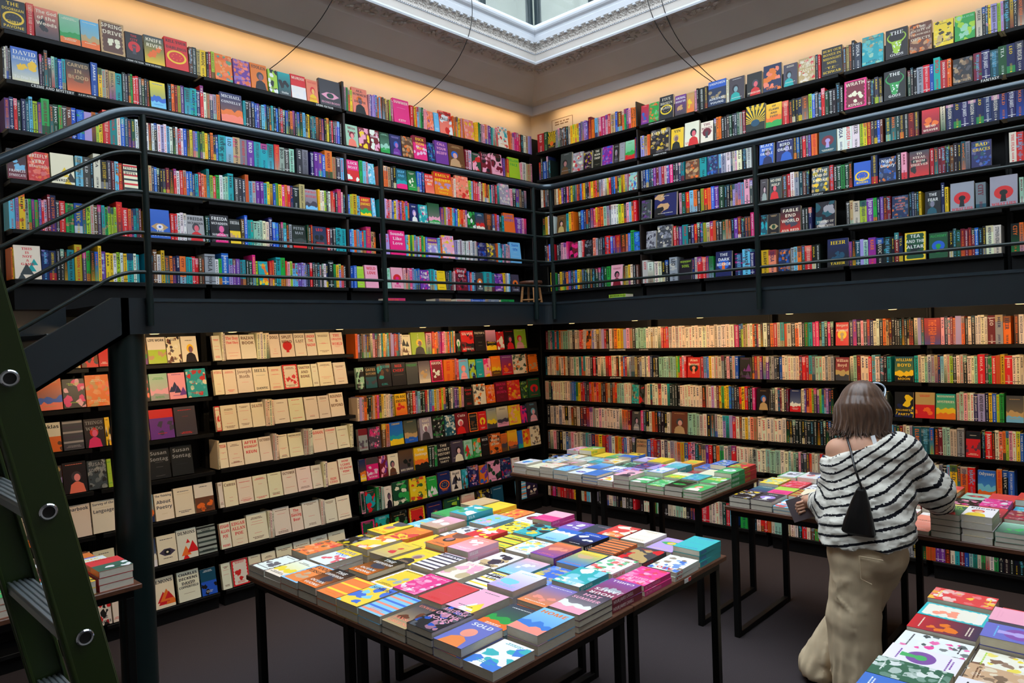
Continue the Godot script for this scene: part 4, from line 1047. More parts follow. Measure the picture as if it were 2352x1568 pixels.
func add_book(called: String, xf: Transform3D, w: float, h: float, t: float, uv: Array, face: bool, m: Material, pm: Material) -> Node3D:
	var o := root_at(called)
	o.transform = xf
	var cv := MB.new()
	var pg := MB.new()
	book_into(cv, pg, Transform3D(), w, h, t, uv, face)
	put("cover", cv.mesh(), m, o)
	put("page_block", pg.mesh(), pm, o)
	return o

# ------------------------------------------------------------------ the books on the walls
const PLACE := {"UL": "stair wall gallery", "UR": "gallery above reader", "LC": "wall by corner", "LB": "cream book bay", "LA": "bay behind column", "LR": "wall facing reader"}
const NTH := ["top shelf", "second shelf down", "third shelf down", "fourth shelf down", "fifth shelf down", "sixth shelf down", "lowest shelf"]

func nth(n: int) -> String:
	if n % 100 in [11, 12, 13]: return "%dth" % n
	return str(n) + ["th", "st", "nd", "rd", "th", "th", "th", "th", "th", "th"][n % 10]

const LIMITS := {"UL": Vector2(-0.026, 4.69), "UR": Vector2(0.004, 6.5), "LR": Vector2(0.014, 6.0), "LC": Vector2(0.02, 2.338), "LB": Vector2(2.352, 3.526), "LA": Vector2(3.536, 5.4)}
var jobs_face := []
var jobs_spine := []

func seen_area(xf: Transform3D, c: Vector3, nrm: Vector3, area: float) -> float:
	var p := xf * c
	var v := CAM - p
	var l := cam_basis.inverse() * (p - CAM)
	if l.z > -0.1: return 0.0
	var k := tan(deg_to_rad(51.265) / 2)
	if absf(l.y / -l.z) > k * 1.02 or absf(l.x / -l.z) > k * 1.5 * 1.02: return 0.0
	return area * maxf(0.05, (xf.basis * nrm).normalized().dot(v.normalized())) / v.length_squared()

func make_atlases() -> void:
	draw_spines()
	# every row of the two walls: work out the books first, then print covers
	for key in ROWS:
		var reg: String = key.substr(0, 2)
		var row := int(key.substr(2)) - 1
		var y: float = ROWS[key][0]
		var side := 1 if reg in ["UR", "LR"] else 0
		var front := -0.05 if reg == "UL" else 0.0
		var r := RandomNumberGenerator.new()
		r.seed = hash(key)
		var lim := 1e9 if side == 0 else -1e9
		var count := 0
		var base_h: float = {"UL": 0.186, "UR": 0.189, "LR": 0.192, "LC": 0.196, "LB": 0.196, "LA": 0.198}[reg]
		for it in (ROWS[key][1] as String).split("|"):
			var f: PackedStringArray = it.split(" ", true, 4 if it[0] == "S" else 5)
			var a := float(f[1]) / 1000.0
			var b := float(f[2]) / 1000.0
			# clear of the neighbour already placed
			if side == 0: b = minf(b, lim - 0.002)
			else: a = maxf(a, lim + 0.002)
			if LIMITS.has(reg):
				a = maxf(a, LIMITS[reg].x)
				b = minf(b, LIMITS[reg].y)
			for dv in (DIVIDERS if reg[0] == "U" else []):
				if dv.x == side and b > dv.y and a < dv.z:
					if (a + b) / 2 < (dv.y + dv.z) / 2: b = dv.y
					else: a = dv.z
			if b - a < 0.012: continue
			lim = a if side == 0 else b
			if f[0] == "F":
				var wid := minf(b - a - 0.004, 0.165)
				var mid := (a + b) / 2
				var hh := clampf(wid * 1.5, 0.180, 0.218 if reg[0] == "U" else 0.199)
				if b - a > 0.17: wid = minf(b - a - 0.004, 0.23)
				jobs_face.append({"reg": reg, "row": row, "y": y, "side": side, "front": front, "mid": mid, "w": wid, "h": hh, "t": r.randf_range(0.018, 0.036), "spec": f[3], "tc": f[4], "title": f[5] if f.size() > 5 else "", "i": 0})
			else:
				# letters with optional weight digit and ^ for a tall book
				var list := []
				var sum := 0.0
				for ch in f[3]:
					if ch == "^": list[-1][2] = 1.17
					elif ch >= "0" and ch <= "9":
						sum += float(ch) - list[-1][1]
						list[-1][1] = float(ch)
					else:
						list.append([ch, r.randf_range(0.82, 1.2), 1.0])
						sum += list[-1][1]
				var pos := b if side == 0 else a
				var prev_v := 0
				for q in list:
					var th: float = (b - a) * q[1] / sum
					var hh: float = minf(base_h * q[2] * r.randf_range(0.965, 1.045), 0.235 if reg[0] == "U" else 0.222)
					var v := r.randi() % VARIANTS
					jobs_spine.append({"reg": reg, "row": row, "y": y, "side": side, "front": front, "a": pos - th if side == 0 else pos, "th": th, "h": hh, "c": q[0], "v": v, "d": r.randf_range(0.122, 0.135), "in": r.randf_range(0.006, 0.016)})
					pos += -th if side == 0 else th
	for j in jobs_face: j.id = draw_cover(j.spec, j.tc, j.title)
	table_covers()
	for im in covers:
		var m := mat(Color.WHITE, 0.40, 0, 0.45)
		m.albedo_texture = ImageTexture.create_from_image(im)
		m.texture_repeat = false
		cover_mat.append(m)

func wall_basis(side: int, spine_out: bool) -> Basis:
	var o := Vector3(1, 0, 0) if side == 0 else Vector3(0, 0, 1)
	var r := Vector3(0, 0, -1) if side == 0 else Vector3(1, 0, 0)
	return Basis(-o, Vector3.UP, r) if spine_out else Basis(r, Vector3.UP, o)

func build_wall_books() -> void:
	floor_books()
	# face-out books
	var n_in := {}
	jobs_face.sort_custom(func(a, b): return [a.reg, a.row, a.mid] < [b.reg, b.row, b.mid])
	for j in jobs_face:
		var k := "%s%d" % [j.reg, j.row]
		n_in[k] = n_in.get(k, 0) + 1
		j.i = n_in[k]
		var tilt := 0.20 if j.reg in ["LA", "LB"] else 0.10
		var bs := wall_basis(j.side, false)
		var o: Vector3 = bs.z
		var along := Vector3(0, 0, 1) if j.side == 0 else Vector3(1, 0, 0)
		bs = Basis(bs.x, -tilt) * bs
		var org: Vector3 = along * j.mid + Vector3(0, j.y + 0.0015 + sin(tilt) * 0.0, 0) + o * (j.front - 0.006) - bs.x * (j.w / 2) - bs.z * j.t
		org.y += sin(tilt) * j.t
		j.xf = Transform3D(bs, org)
		j.area = seen_area(j.xf, Vector3(j.w / 2, j.h / 2, j.t), Vector3(0, 0, 1), j.w * j.h)
	var by := jobs_face.duplicate()
	by.sort_custom(func(a, b): return a.area > b.area)
	for i in by.size(): by[i].solo = i < 300 and by[i].area > 0.0
	var rest := {}
	var rpg := MB.new()
	for j in jobs_face:
		var uv := cover_rect(j.id)
		if j.solo:
			var o := add_book("display_book", j.xf, j.w, j.h, j.t, uv, true, cover_mat[uv[0]], M.pages_shelf)
			tag(o, "%s face-out book, %s from corner, %s, %s" % [describe(j.spec, j.tc), nth(j.i), NTH[j.row], PLACE[j.reg]], "book", "face-out books, %s, %s" % [NTH[j.row], PLACE[j.reg]])
		else:
			if not rest.has(uv[0]): rest[uv[0]] = MB.new()
			book_into(rest[uv[0]], rpg, j.xf, j.w, j.h, j.t, uv, true)
	if rest:
		var am := ArrayMesh.new()
		for k in rest: rest[k].add_to(am, cover_mat[k])
		rpg.add_to(am, M.pages_shelf)
		var o := put("display_book_remainder", am, null)
		tag(o, "remaining small face-out books at the far ends of the shelves", "book", "", "stuff")
	# spine-out books
	n_in.clear()
	jobs_spine.sort_custom(func(a, b): return [a.reg, a.row, a.a] < [b.reg, b.row, b.a])
	for j in jobs_spine:
		var k := "%s%d" % [j.reg, j.row]
		n_in[k] = n_in.get(k, 0) + 1
		j.i = n_in[k]
		var bs := wall_basis(j.side, true)
		var o: Vector3 = -bs.x
		var along := Vector3(0, 0, 1) if j.side == 0 else Vector3(1, 0, 0)
		var gap := 0.0004
		var a0: float = j.a + gap
		var org: Vector3 = along * (a0 if j.side == 1 else a0 + j.th - 2 * gap) + Vector3(0, j.y + 0.001, 0) + o * (j.front - j.in)
		j.xf = Transform3D(bs, org)
		j.t = j.th - 2 * gap
		j.area = seen_area(j.xf, Vector3(0, j.h / 2, j.t / 2), Vector3(-1, 0, 0), j.t * j.h)
	by = jobs_spine.duplicate()
	by.sort_custom(func(a, b): return a.area > b.area)
	for i in by.size(): by[i].solo = i < 300 and by[i].area > 0.0
	var cv := MB.new()
	var pg := MB.new()
	for n in jobs_spine.size():
		var j = jobs_spine[n]
		var uv := spine_rect(j.c, j.v)
		if j.solo:
			var o := add_book("shelved_book", j.xf, j.d, j.h, j.t, uv, false, spine_mat, M.pages_shelf)
			var l = jobs_spine[n - 1] if n > 0 else j
			var r = jobs_spine[n + 1] if n + 1 < jobs_spine.size() else j
			tag(o, "%s spine between %s and %s, %s from corner, %s, %s" % [WORD[j.c], WORD[l.c], WORD[r.c], nth(j.i), NTH[j.row], PLACE[j.reg]], "book", "spine-out books, %s, %s" % [NTH[j.row], PLACE[j.reg]])
		else:
			book_into(cv, pg, j.xf, j.d, j.h, j.t, uv, false)
	var am := ArrayMesh.new()
	cv.add_to(am, spine_mat)
	pg.add_to(am, M.pages_shelf)
	var o := put("shelved_book_remainder", am, null)
	tag(o, "remaining paperbacks packed spine-out along the shelves of both walls", "book", "", "stuff")

func floor_books() -> void:
	# books lying in flat stacks on the gallery floor before the plinth
	var stacks_f := [[0, 1.98, "h", "magenta"], [0, 1.45, "a", "tan"], [0, 1.20, "e", "cream"], [0, 1.01, "b", "blue"], [0, 0.82, "i", "grey"], [0, 0.60, "g", "green"], [1, 1.08, "l", "lime"]]
	for s in stacks_f:
		var y := DECK - 0.0118
		for k in 3:
			var t := 0.0295
			var uv := spine_rect(s[2] if k == 2 else "kwc"[(k + int(s[1] * 10)) % 3], (k * 5 + int(s[1] * 100)) % VARIANTS)
			# lying flat, spine towards the room
			var bs := Basis(Vector3(-1, 0, 0), Vector3(0, 0, 1), Vector3(0, 1, 0)) if s[0] == 0 else Basis(Vector3(0, 0, -1), Vector3(-1, 0, 0), Vector3(0, 1, 0))
			var org := Vector3(0.10, y, s[1] - 0.095) if s[0] == 0 else Vector3(s[1] + 0.095, y, 0.12)
			var o := add_book("floor_book", Transform3D(bs, org), 0.13, 0.19, t, uv, false, spine_mat, M.pages_shelf)
			tag(o, "book lying flat on the gallery floor, %s in the %s-topped stack" % [["lowest", "middle", "topmost"][k], s[3]], "book", "books stacked flat on the gallery floor")
			y += t + 0.0004

func describe(spec: String, tc: String) -> String:
	var s: String = WORD[spec[0]]
	if spec.length() > 2 and spec[1] != "N": s += " and " + WORD[spec[2]]
	return s + " " + MOTIF[spec[1]]

# ------------------------------------------------------------------ tables and the books on them
func table(at: Vector3, sx: float, sz: float, label: String) -> Node3D:
	var t := root_at("display_table", at)
	tag(t, label, "table", "square book tables with black frames")
	put("tabletop", box_mesh(Vector3(-sx / 2 + 0.001, 0.772, -sz / 2 + 0.001), Vector3(sx / 2 - 0.001, 0.795, sz / 2 - 0.001), 0.003), M.wood, t)
	var w := 0.034
	var ix := sx / 2 - 0.025
	var iz := sz / 2 - 0.03
	for x in [-1, 1]:
		for z in [-1, 1]:
			var b := MB.new()
			var c := Vector3(x * (ix - w / 2), 0, z * (iz - w / 2))
			b.cbox(c + Vector3(-w / 2, 0.0, -w / 2), c + Vector3(w / 2, 0.735, w / 2), 0.002)
			put("leg", b.mesh(), M.leg, t)
		var xx: float = x * (ix - w / 2)
		put("foot_bar", box_mesh(Vector3(xx - w / 2, 0.0, -iz + w), Vector3(xx + w / 2, w, iz - w), 0.002), M.leg, t)
	var rim := MB.new()
	for z in [-1, 1]: rim.box(Vector3(-ix, 0.736, z * (iz - w / 2) - w / 2), Vector3(ix, 0.771, z * (iz - w / 2) + w / 2))
	for x in [-1, 1]: rim.box(Vector3(x * (ix - w / 2) - w / 2, 0.736, -iz + w), Vector3(x * (ix - w / 2) + w / 2, 0.771, iz - w))
	put("top_frame", rim.mesh(), M.leg, t)
	return t

# table, row, fixed coordinate, first, last, heading of the book's top, axis of the row, covers
const TABLE_ROWS := [
	["central table", "front row", 4.112, 1.80, 3.40, "N", "x", "2wDkd k|2wLye k|2oDca k FOOD/PERSON|2kGod w THE/EMPEROR//OCEAN/VUONG|2oXyo o|2yOcb n SUNBURN|2cXbz z|2dGaf z UNWORLD//JAYSON/GREENE|3kQbp p MEDUSA/OF THE/ROSES|2jPoz w SOLD|1wObt t"],
	["central table", "second row", 3.890, 1.79, 3.40, "N", "x", "2oQfr r|2wTyr b LOVE/ONE|-|3kGod w THE/EMPEROR//OCEAN/VUONG|2yDwi k|2hQpw w|2rNhh r|2pVyw d|2dLgo w|2cLbz o HOME"],
	["central table", "third row", 3.668, 1.80, 3.40, "N", "x", "2kQyi y|2yOoe p|2yGar a|3yPka a|2wXdk k MUTANT|2eOpa p TASTE|2wXyk k Plural/Lines|3wGuc c|3jGoz w|3dLwp p HOT/SUMMER"],
	["central table", "fourth row", 3.446, 1.79, 3.39, "S", "x", "3yPdo o ALTER|3oOyr y|2yPfa f|3oPfk d|3pGzw w|2wOak k|2cGpw w|2bQya y|3tOcw w SEEKERS|2mGvi w HOUR/JAMES//CAHILL"],
	["central table", "fifth row", 3.224, 1.80, 3.39, "S", "x", "2cQwy k|2aGpw p|2wQdk k|3rOyw y|2yXkl k|2wQcy d|2vGoz z|2bGya o|2wQrg r|2hQrp p IN THE/SUMMER"],
	["central table", "sixth row", 3.002, 1.79, 3.40, "S", "x", "3gNkk k|3tOgw w|2cQlp p|2yQck k|3tOyk k|2cLwb b|2kGbw w|2oXkf k|2dOra r|2wQbf r ATO"],
	["central table", "back row", 2.78, 1.80, 3.39, "S", "x", "2aNee o|3yNbo o|2oQry r|2wCmr m|3hBpp p|2jGvw w|2dNdh p|2rOoe e|3eNaa a|2uEgy y|3tNbb j"],
	["corner table", "front row", 1.655, 1.19, 2.79, "N", "x", "3wCcb b|3eNaa a|3eQop o|2cQbv b|3wEbv b|3bNnn u|2wVyr d|3pPkd d|2gOsw w|2gQlw w|2kEgg g FRANCE|3gPeo e"],
	["corner table", "second row", 1.447, 1.20, 2.79, "N", "x", "2cLbe b|2eQbc d|2wGfp d|2wQrf r|2cGbb b|2wDbb c|2uQvr b|2sGdd q|3wDbc b|2eBly d|3tQcb n|3gOwl x"],
	["corner table", "third row", 1.239, 1.19, 2.79, "S", "x", "2kObw b|2eQcy d|3wGsi d|3tBcr r|2eOya k|2xQsk e|2nQvr p|2uPhb w|3tGcc w|2mQkr i|3eNaa y|3gCws w"],
	["corner table", "back row", 1.035, 1.22, 2.78, "S", "x", "3pQrc r|3yGge g|3yNaa a|2gGsy y|3bByk y|2uGwv w|3yNii g|2wCub b|3oGyl y|2bQko c|3bQlw k|3rOgl l"],
	["reader's table", "front row", 1.685, 2.985, 4.585, "N", "x", "2kQwy w|2dCuw w|2cOrw t|1wNii d|-|2pNrr r|1oQhu u|1zNww w|4xPrg l JULIA/ARMFIELD|4wPyr k Eileen|3sGxg g|3aNee f"],
	["reader's table", "second row", 1.477, 2.99, 4.59, "N", "x", "2qLnk e|2lBhh k|2oXgk k|2wTpz p|2cQww b|-|1pTwz r|1zTwz k|3yOpr w INVISIBLE/DINNER|3rGme w|3mQra e|2lNxx k"],
	["reader's table", "third row", 1.269, 2.985, 4.58, "S", "x", "2yQcw w|3rQhp p|2wQkn k|2uQkw k|2cQne e|2bBww n|3rTww k|4eLyb r FAMILY|3kQhp p VANISHING|3hQwk k|3tQcb b|2oNaa k"],
	["reader's table", "back row", 1.067, 3.02, 4.57, "S", "x", "3wDgd d|3wPdz d|3bQww b|2eNaa k|2pGzr k|2tNbb w|3wPbr k|3oBrr w|3sEmr m|4rNyy y|3rNoo y|2pQhm m"],
	["ladder table", "front column", 1.375, 4.595, 5.36, "W", "z", "3rBxw k|2yQkr k|2cBrw n|3zVgg w|2gQwx w"],
	["ladder table", "second column", 1.165, 4.595, 5.36, "W", "z", "2wBjo y kate/edwards|3wQky k|3rQgo w|2dNaa w|2eQrb k"],
	["ladder table", "third column", 0.95, 4.595, 5.36, "W", "z", "1oBjw w|2fGkd w|2eNaa k|1yQkk k|2bNww w"],
	["foreground table", "left column", 4.385, 2.715, 4.26, "E", "z", "2rQye y|3eDtz w STRANGE|2dGro e|2wQkh k|2wCvg v|2xQww w|2bNjj w|2eQyf k|2rNww w|2nQee y|2wNee k"],
	["foreground table", "right column", 4.60, 2.76, 4.26, "E", "z", "2rPwk w|3pNrr p|3jCvu c|2eQfy l|2aQef f|2wNkk k|2kNww y|2cQbb w|2yNkk k|2eNrr r|2wNbb b"],
]

const FROM := {"central table": "column", "corner table": "corner", "reader's table": "corner", "ladder table": "column", "foreground table": "reader"}
var stacks := []

func table_covers() -> void:
	for tb in TABLE_ROWS:
		# name, row phrase, fixed axis value, start, end, heading, axis, list
		var list: PackedStringArray = (tb[7] as String).split("|")
		for i in list.size():
			var f := list[i].strip_edges().split(" ", true, 2)
			if f[0] == "-": continue
			var n := 0
			var spec := f[0]
			if spec[0] >= "1" and spec[0] <= "9":
				n = int(spec[0])
				spec = spec.substr(1)
			var p := lerpf(tb[3], tb[4], (i + 0.5) / list.size())
			stacks.append({"tb": tb[0], "row": tb[1], "fix": tb[2], "pos": p, "head": tb[5], "axis": tb[6], "pitch": absf(tb[4] - tb[3]) / list.size(), "spec": spec, "tc": f[1] if f.size() > 1 else "k", "title": f[2] if f.size() > 2 else "", "n": n, "i": i + 1, "id": draw_cover(spec, f[1] if f.size() > 1 else "k", f[2] if f.size() > 2 else "", 0.0 if spec[0] in ["k", "d"] else 0.16)})

func build_tables() -> void:
	var nm := ["nearest the column", "nearest the lens", "far side towards the corner", "far side towards the reader"]
	table(Vector3(2.185, 0, 3.825), 0.81, 0.785, "book table of the big central island, left front quarter by the column")
	table(Vector3(2.995, 0, 3.825), 0.81, 0.785, "book table of the big central island, front quarter with the overhanging pebble book")
	table(Vector3(2.185, 0, 3.04), 0.81, 0.785, "book table of the big central island, back quarter towards the corner")
	table(Vector3(2.995, 0, 3.04), 0.81, 0.785, "book table of the big central island, quarter with purple and blue spines")
	table(Vector3(1.58, 0, 1.36), 0.81, 0.84, "book table before the corner shelves, left half with white stacks")
	table(Vector3(2.39, 0, 1.36), 0.81, 0.84, "book table before the corner shelves, right half with green covers")
	table(Vector3(3.365, 0, 1.38), 0.81, 0.83, "book table at which the reader leans, left half")
	table(Vector3(4.175, 0, 1.38), 0.81, 0.83, "book table at which the reader leans, right half under her sleeve")
	table(Vector3(4.985, 0, 1.38), 0.81, 0.83, "book table at the right edge beyond the reader")
	table(Vector3(1.10, 0, 4.975), 0.80, 0.81, "book table between the column and the green ladder")
	table(Vector3(4.66, 0, 3.10), 0.81, 0.81, "low right foreground table with flat book piles, far half")
	table(Vector3(4.66, 0, 3.91), 0.81, 0.81, "low right foreground table with flat book piles, near half")
	var jobs := []
	for s in stacks:
		var cols: float = s.pitch
		var r := RandomNumberGenerator.new()
		r.seed = hash("%s%s%d" % [s.tb, s.row, s.i])
		var n: int = s.n if s.n else (2 if r.randf() < 0.7 else 3)
		var away: Vector3 = {"N": Vector3(0, 0, -1), "S": Vector3(0, 0, 1), "W": Vector3(-1, 0, 0), "E": Vector3(1, 0, 0)}[s.head]
		var bs0 := Basis(away.cross(Vector3.UP), away, Vector3.UP)
		var w := minf(cols - 0.008, 0.142)
		var h := 0.198 if cols < 0.15 else 0.205
		h = minf(h, 0.203)
		var t := r.randf_range(0.017, 0.034)
		var y := 0.7955
		for k in n:
			var bs := Basis(Vector3.UP, r.randf_range(-0.018, 0.018)) * bs0
			var c := Vector3(s.pos, y, s.fix) if s.axis == "x" else Vector3(s.fix, y, s.pos)
			c += Vector3(r.randf_range(-0.002, 0.002), 0, r.randf_range(-0.002, 0.002))
			var org := c - bs.x * (w / 2) - bs.y * (h / 2)
			var xf := Transform3D(bs, org)
			jobs.append({"s": s, "k": k, "n": n, "xf": xf, "w": w, "h": h, "t": t, "top": k == n - 1, "area": seen_area(xf, Vector3(w / 2, h / 2, t), Vector3(0, 0, 1), w * h * (1.0 if k == n - 1 else 0.12))})
			y += t + 0.0006
	var by := jobs.duplicate()
	by.sort_custom(func(a, b): return a.area > b.area)
	for i in by.size(): by[i].solo = i < 300 and by[i].area > 0.0
	var rest := {}
	var rpg := MB.new()
	for j in jobs:
		var uv := cover_rect(j.s.id)
		if j.solo:
			var o := add_book("table_book", j.xf, j.w, j.h, j.t, uv, true, cover_mat[uv[0]], M.pages)
			var d := describe(j.s.spec, j.s.tc)
			var l := ""
			var pile := "%s pile from %s, %s, %s" % [nth(j.s.i), FROM[j.s.tb], j.s.row, j.s.tb]
			if j.top: l = "%s book topmost on %s" % [d, pile]
			else: l = "%s copy %s in %s" % [d, "lowest" if j.k == 0 else ["second", "third", "fourth"][j.n - 2 - j.k], pile]
			tag(o, l, "book", "books piled on the " + j.s.tb)
		else:
			if not rest.has(uv[0]): rest[uv[0]] = MB.new()
			book_into(rest[uv[0]], rpg, j.xf, j.w, j.h, j.t, uv, true)
	var am := ArrayMesh.new()
	for k in rest: rest[k].add_to(am, cover_mat[k])
	rpg.add_to(am, M.pages)
	var o := put("table_book_remainder", am, null)
	tag(o, "remaining books lying hidden low in the table stacks", "book", "", "stuff")

# ------------------------------------------------------------------ step ladder, stool, cables, panel
func build_ladder() -> void:
	var o := root_at("step_ladder", Vector3(2.975, 0, 5.2))
	tag(o, "green step ladder with aluminium treads standing close on the stair side", "ladder")
	var org := o.position
	var foot := [Vector3(3.25, 0.0, 5.030), Vector3(2.70, 0.0, 5.030)]
	var head := [Vector3(3.25, 2.25, 5.487), Vector3(2.70, 2.25, 5.487)]
	for i in 2:
		var d: Vector3 = (head[i] - foot[i]).normalized()
		var xa := Vector3(1, 0, 0)
		var za := xa.cross(d).normalized()
		var bs := Basis(xa, d, za)
		var L: float = head[i].distance_to(foot[i])
		var b := MB.new()
		# channel section: web plus two flanges
		var s := 1.0 if i == 0 else -1.0
		b.cbox(Vector3(-0.004, 0, -0.036), Vector3(0.004, L, 0.036), 0.0015, Transform3D(bs, foot[i] - org))
		for z in [-1, 1]:
			b.cbox(Vector3(-0.030 if s > 0 else 0.004, 0, z * 0.036 - 0.004), Vector3(-0.004 if s > 0 else 0.030, L, z * 0.036 + 0.004), 0.0015, Transform3D(bs, foot[i] - org))
		b.tube([foot[i] - org + za * 0.036 + d * 0.01, head[i] - org + za * 0.036 - d * 0.01], 0.0065, 8)
		put("stile", b.mesh(), M.green, o)
		put("foot", box_mesh(Vector3(-0.035, 0, -0.045), Vector3(0.015, 0.05, 0.045), 0.006), M.cable, o, Transform3D(Basis(), foot[i] - org))
		# rear leg, leaning the other way
		var rf: Vector3 = foot[i] + Vector3(0, 0, 1.15)
		var rb := MB.new()
		var rd: Vector3 = (head[i] + Vector3(0, -0.06, 0.05) - rf).normalized()
		rb.cbox(Vector3(-0.012, 0, -0.022), Vector3(0.012, rf.distance_to(head[i] + Vector3(0, -0.06, 0.05)), 0.022), 0.003, Transform3D(Basis(xa, rd, xa.cross(rd)), rf - org))
		put("rear_leg", rb.mesh(), M.green, o)
	for k in 7:
		var y := 0.137 + 0.281 * k + 0.0
		var t := y / 2.25
		var a: Vector3 = foot[1].lerp(head[1], t) - org
		var c: Vector3 = foot[0].lerp(head[0], t) - org
		var b := MB.new()
		b.cbox(Vector3(a.x + 0.005, y - 0.020, a.z - 0.030), Vector3(c.x - 0.005, y + 0.004, a.z + 0.030), 0.004)
		for j in 5:
			b.cbox(Vector3(a.x + 0.006, y + 0.003, a.z - 0.028 + 0.0122 * j), Vector3(c.x - 0.006, y + 0.0075, a.z - 0.021 + 0.0122 * j), 0.001)
		put("tread", b.mesh(), M.alu, o)
		# bright flared tube end on the outer face of the near stile
		var d: Vector3 = (head[0] - foot[0]).normalized()
		var ri := MB.new()
		ri.lathe([Vector2(0.0125, -0.002), Vector2(0.0175, 0.0), Vector2(0.0175, 0.003), Vector2(0.0150, 0.0055), Vector2(0.0118, 0.005), Vector2(0.0105, -0.012)], Vector3.ZERO, 22)
		var bs := Basis(Vector3(0, 0, 1), Vector3(1, 0, 0), Vector3(0, 1, 0))
		put("rivet_ring", ri.mesh(), M.chrome, o, Transform3D(bs, c + Vector3(0.0045, 0, 0)))
		var hb := MB.new()
		hb.lathe([Vector2(0.0, 0.0005), Vector2(0.0115, 0.0002)], Vector3.ZERO, 18)
		put("tube_hollow", hb.mesh(), M.cable, o, Transform3D(bs, c + Vector3(0.0046, 0, 0)))
	put("top_platform", box_mesh(Vector3(-0.29, 2.20, 0.21), Vector3(0.29, 2.25, 0.38), 0.008), M.alu, o)

func build_small_things() -> void:
	# stool on the gallery corner
	var s := root_at("stool", Vector3(0.47, DECK - 0.012, 0.66))
	tag(s, "small wooden stool with dark seat in the gallery corner", "stool")
	var seat := MB.new()
	seat.lathe([Vector2(0.0, 0.212), Vector2(0.100, 0.212), Vector2(0.108, 0.218), Vector2(0.110, 0.232), Vector2(0.106, 0.243), Vector2(0.0, 0.246)], Vector3.ZERO, 24)
	put("seat", seat.mesh(), M.wood, s)
	for k in 4:
		var g := TAU * (k + 0.35) / 4
		var b := MB.new()
		b.tube([Vector3(cos(g) * 0.105, 0, sin(g) * 0.105), Vector3(cos(g) * 0.078, 0.212, sin(g) * 0.078)], 0.013, 10, true, 0.011)
		put("leg", b.mesh(), M.wood_light, s)
		var h := TAU * (k + 1.35) / 4
		var c := MB.new()
		c.tube([Vector3(cos(g) * 0.097, 0.065, sin(g) * 0.097), Vector3(cos(h) * 0.097, 0.065, sin(h) * 0.097)], 0.007, 8)
		put("stretcher", c.mesh(), M.wood_light, s)
	# cables that hang from the lantern sill to the tops of the bookcases
	var ends := [[Vector3(0.435, 4.856, 2.62), Vector3(-0.274, 4.02, 2.89)], [Vector3(0.435, 4.856, 1.285), Vector3(-0.274, 4.02, 1.441)], [Vector3(1.70, 4.856, 0.435), Vector3(1.985, 4.03, -0.274)], [Vector3(1.83, 4.856, 0.435), Vector3(2.01, 4.03, -0.274)]]
	for i in 4:
		var a: Vector3 = ends[i][0]
		var b: Vector3 = ends[i][1]
		var ctl := Vector3(a.x, 4.30, a.z) + (Vector3(0.10, 0, 0.02) if i < 2 else Vector3(0.02, 0, 0.10))
		var pts := []
		for k in 17:
			var t := k / 16.0
			pts.append(a.lerp(ctl, t).lerp(ctl.lerp(b, t), t))
		var m := MB.new()
		m.tube(pts, 0.0035, 6)
		var c := put("hanging_cable", m.mesh(), M.cable)
		tag(c, "black cable hanging from the lantern to the " + ["stair wall shelf top nearer the stair", "stair wall shelf top nearer the corner", "opposite shelf top, upper of two", "opposite shelf top, lower of two"][i], "cable", "cables hanging from the lantern")
	# access panel on the wall band
	var p := root_at("wall_panel", Vector3(0.17, 4.10, WALL))
	tag(p, "small framed panel with two lines of dark print on the warm wall band", "panel")
	put("panel", box_mesh(Vector3(-0.14, -0.05, 0.0), Vector3(0.14, 0.065, 0.004), 0.001), M.warm_wall, p)
	var fr := MB.new()
	var line := mat(Color(0.50, 0.38, 0.28), 0.7)
	for y in [-0.05, 0.065]: fr.box(Vector3(-0.14, y - 0.0018, 0.004), Vector3(0.14, y + 0.0018, 0.006))
	for x in [-0.14, 0.14]: fr.box(Vector3(x - 0.0018, -0.05, 0.004), Vector3(x + 0.0018, 0.065, 0.006))
	put("frame", fr.mesh(), line, p)
	var tx := MB.new()
	for r in 2:
		var x := -0.10
		for w in [[0.055, 0.03, 0.03, 0.04], [0.06, 0.05, 0.045]][r]:
			tx.box(Vector3(x, 0.028 - 0.026 * r, 0.004), Vector3(x + w, 0.040 - 0.026 * r, 0.0045))
			x += w + 0.013
	put("print", tx.mesh(), line, p)
	# price tag on the central table edge
	var t := root_at("price_tag", Vector3(3.402, 0.784, 3.02))
	tag(t, "little white and red tag on the edge of the central table", "tag")
	put("card", box_mesh(Vector3(0.0, -0.009, -0.028), Vector3(0.0012, 0.009, 0.028)), mat(PAL["w"], 0.5), t)
	put("red_field", box_mesh(Vector3(0.0012, -0.008, -0.027), Vector3(0.0016, 0.008, -0.005)), mat(PAL["r"], 0.5), t)

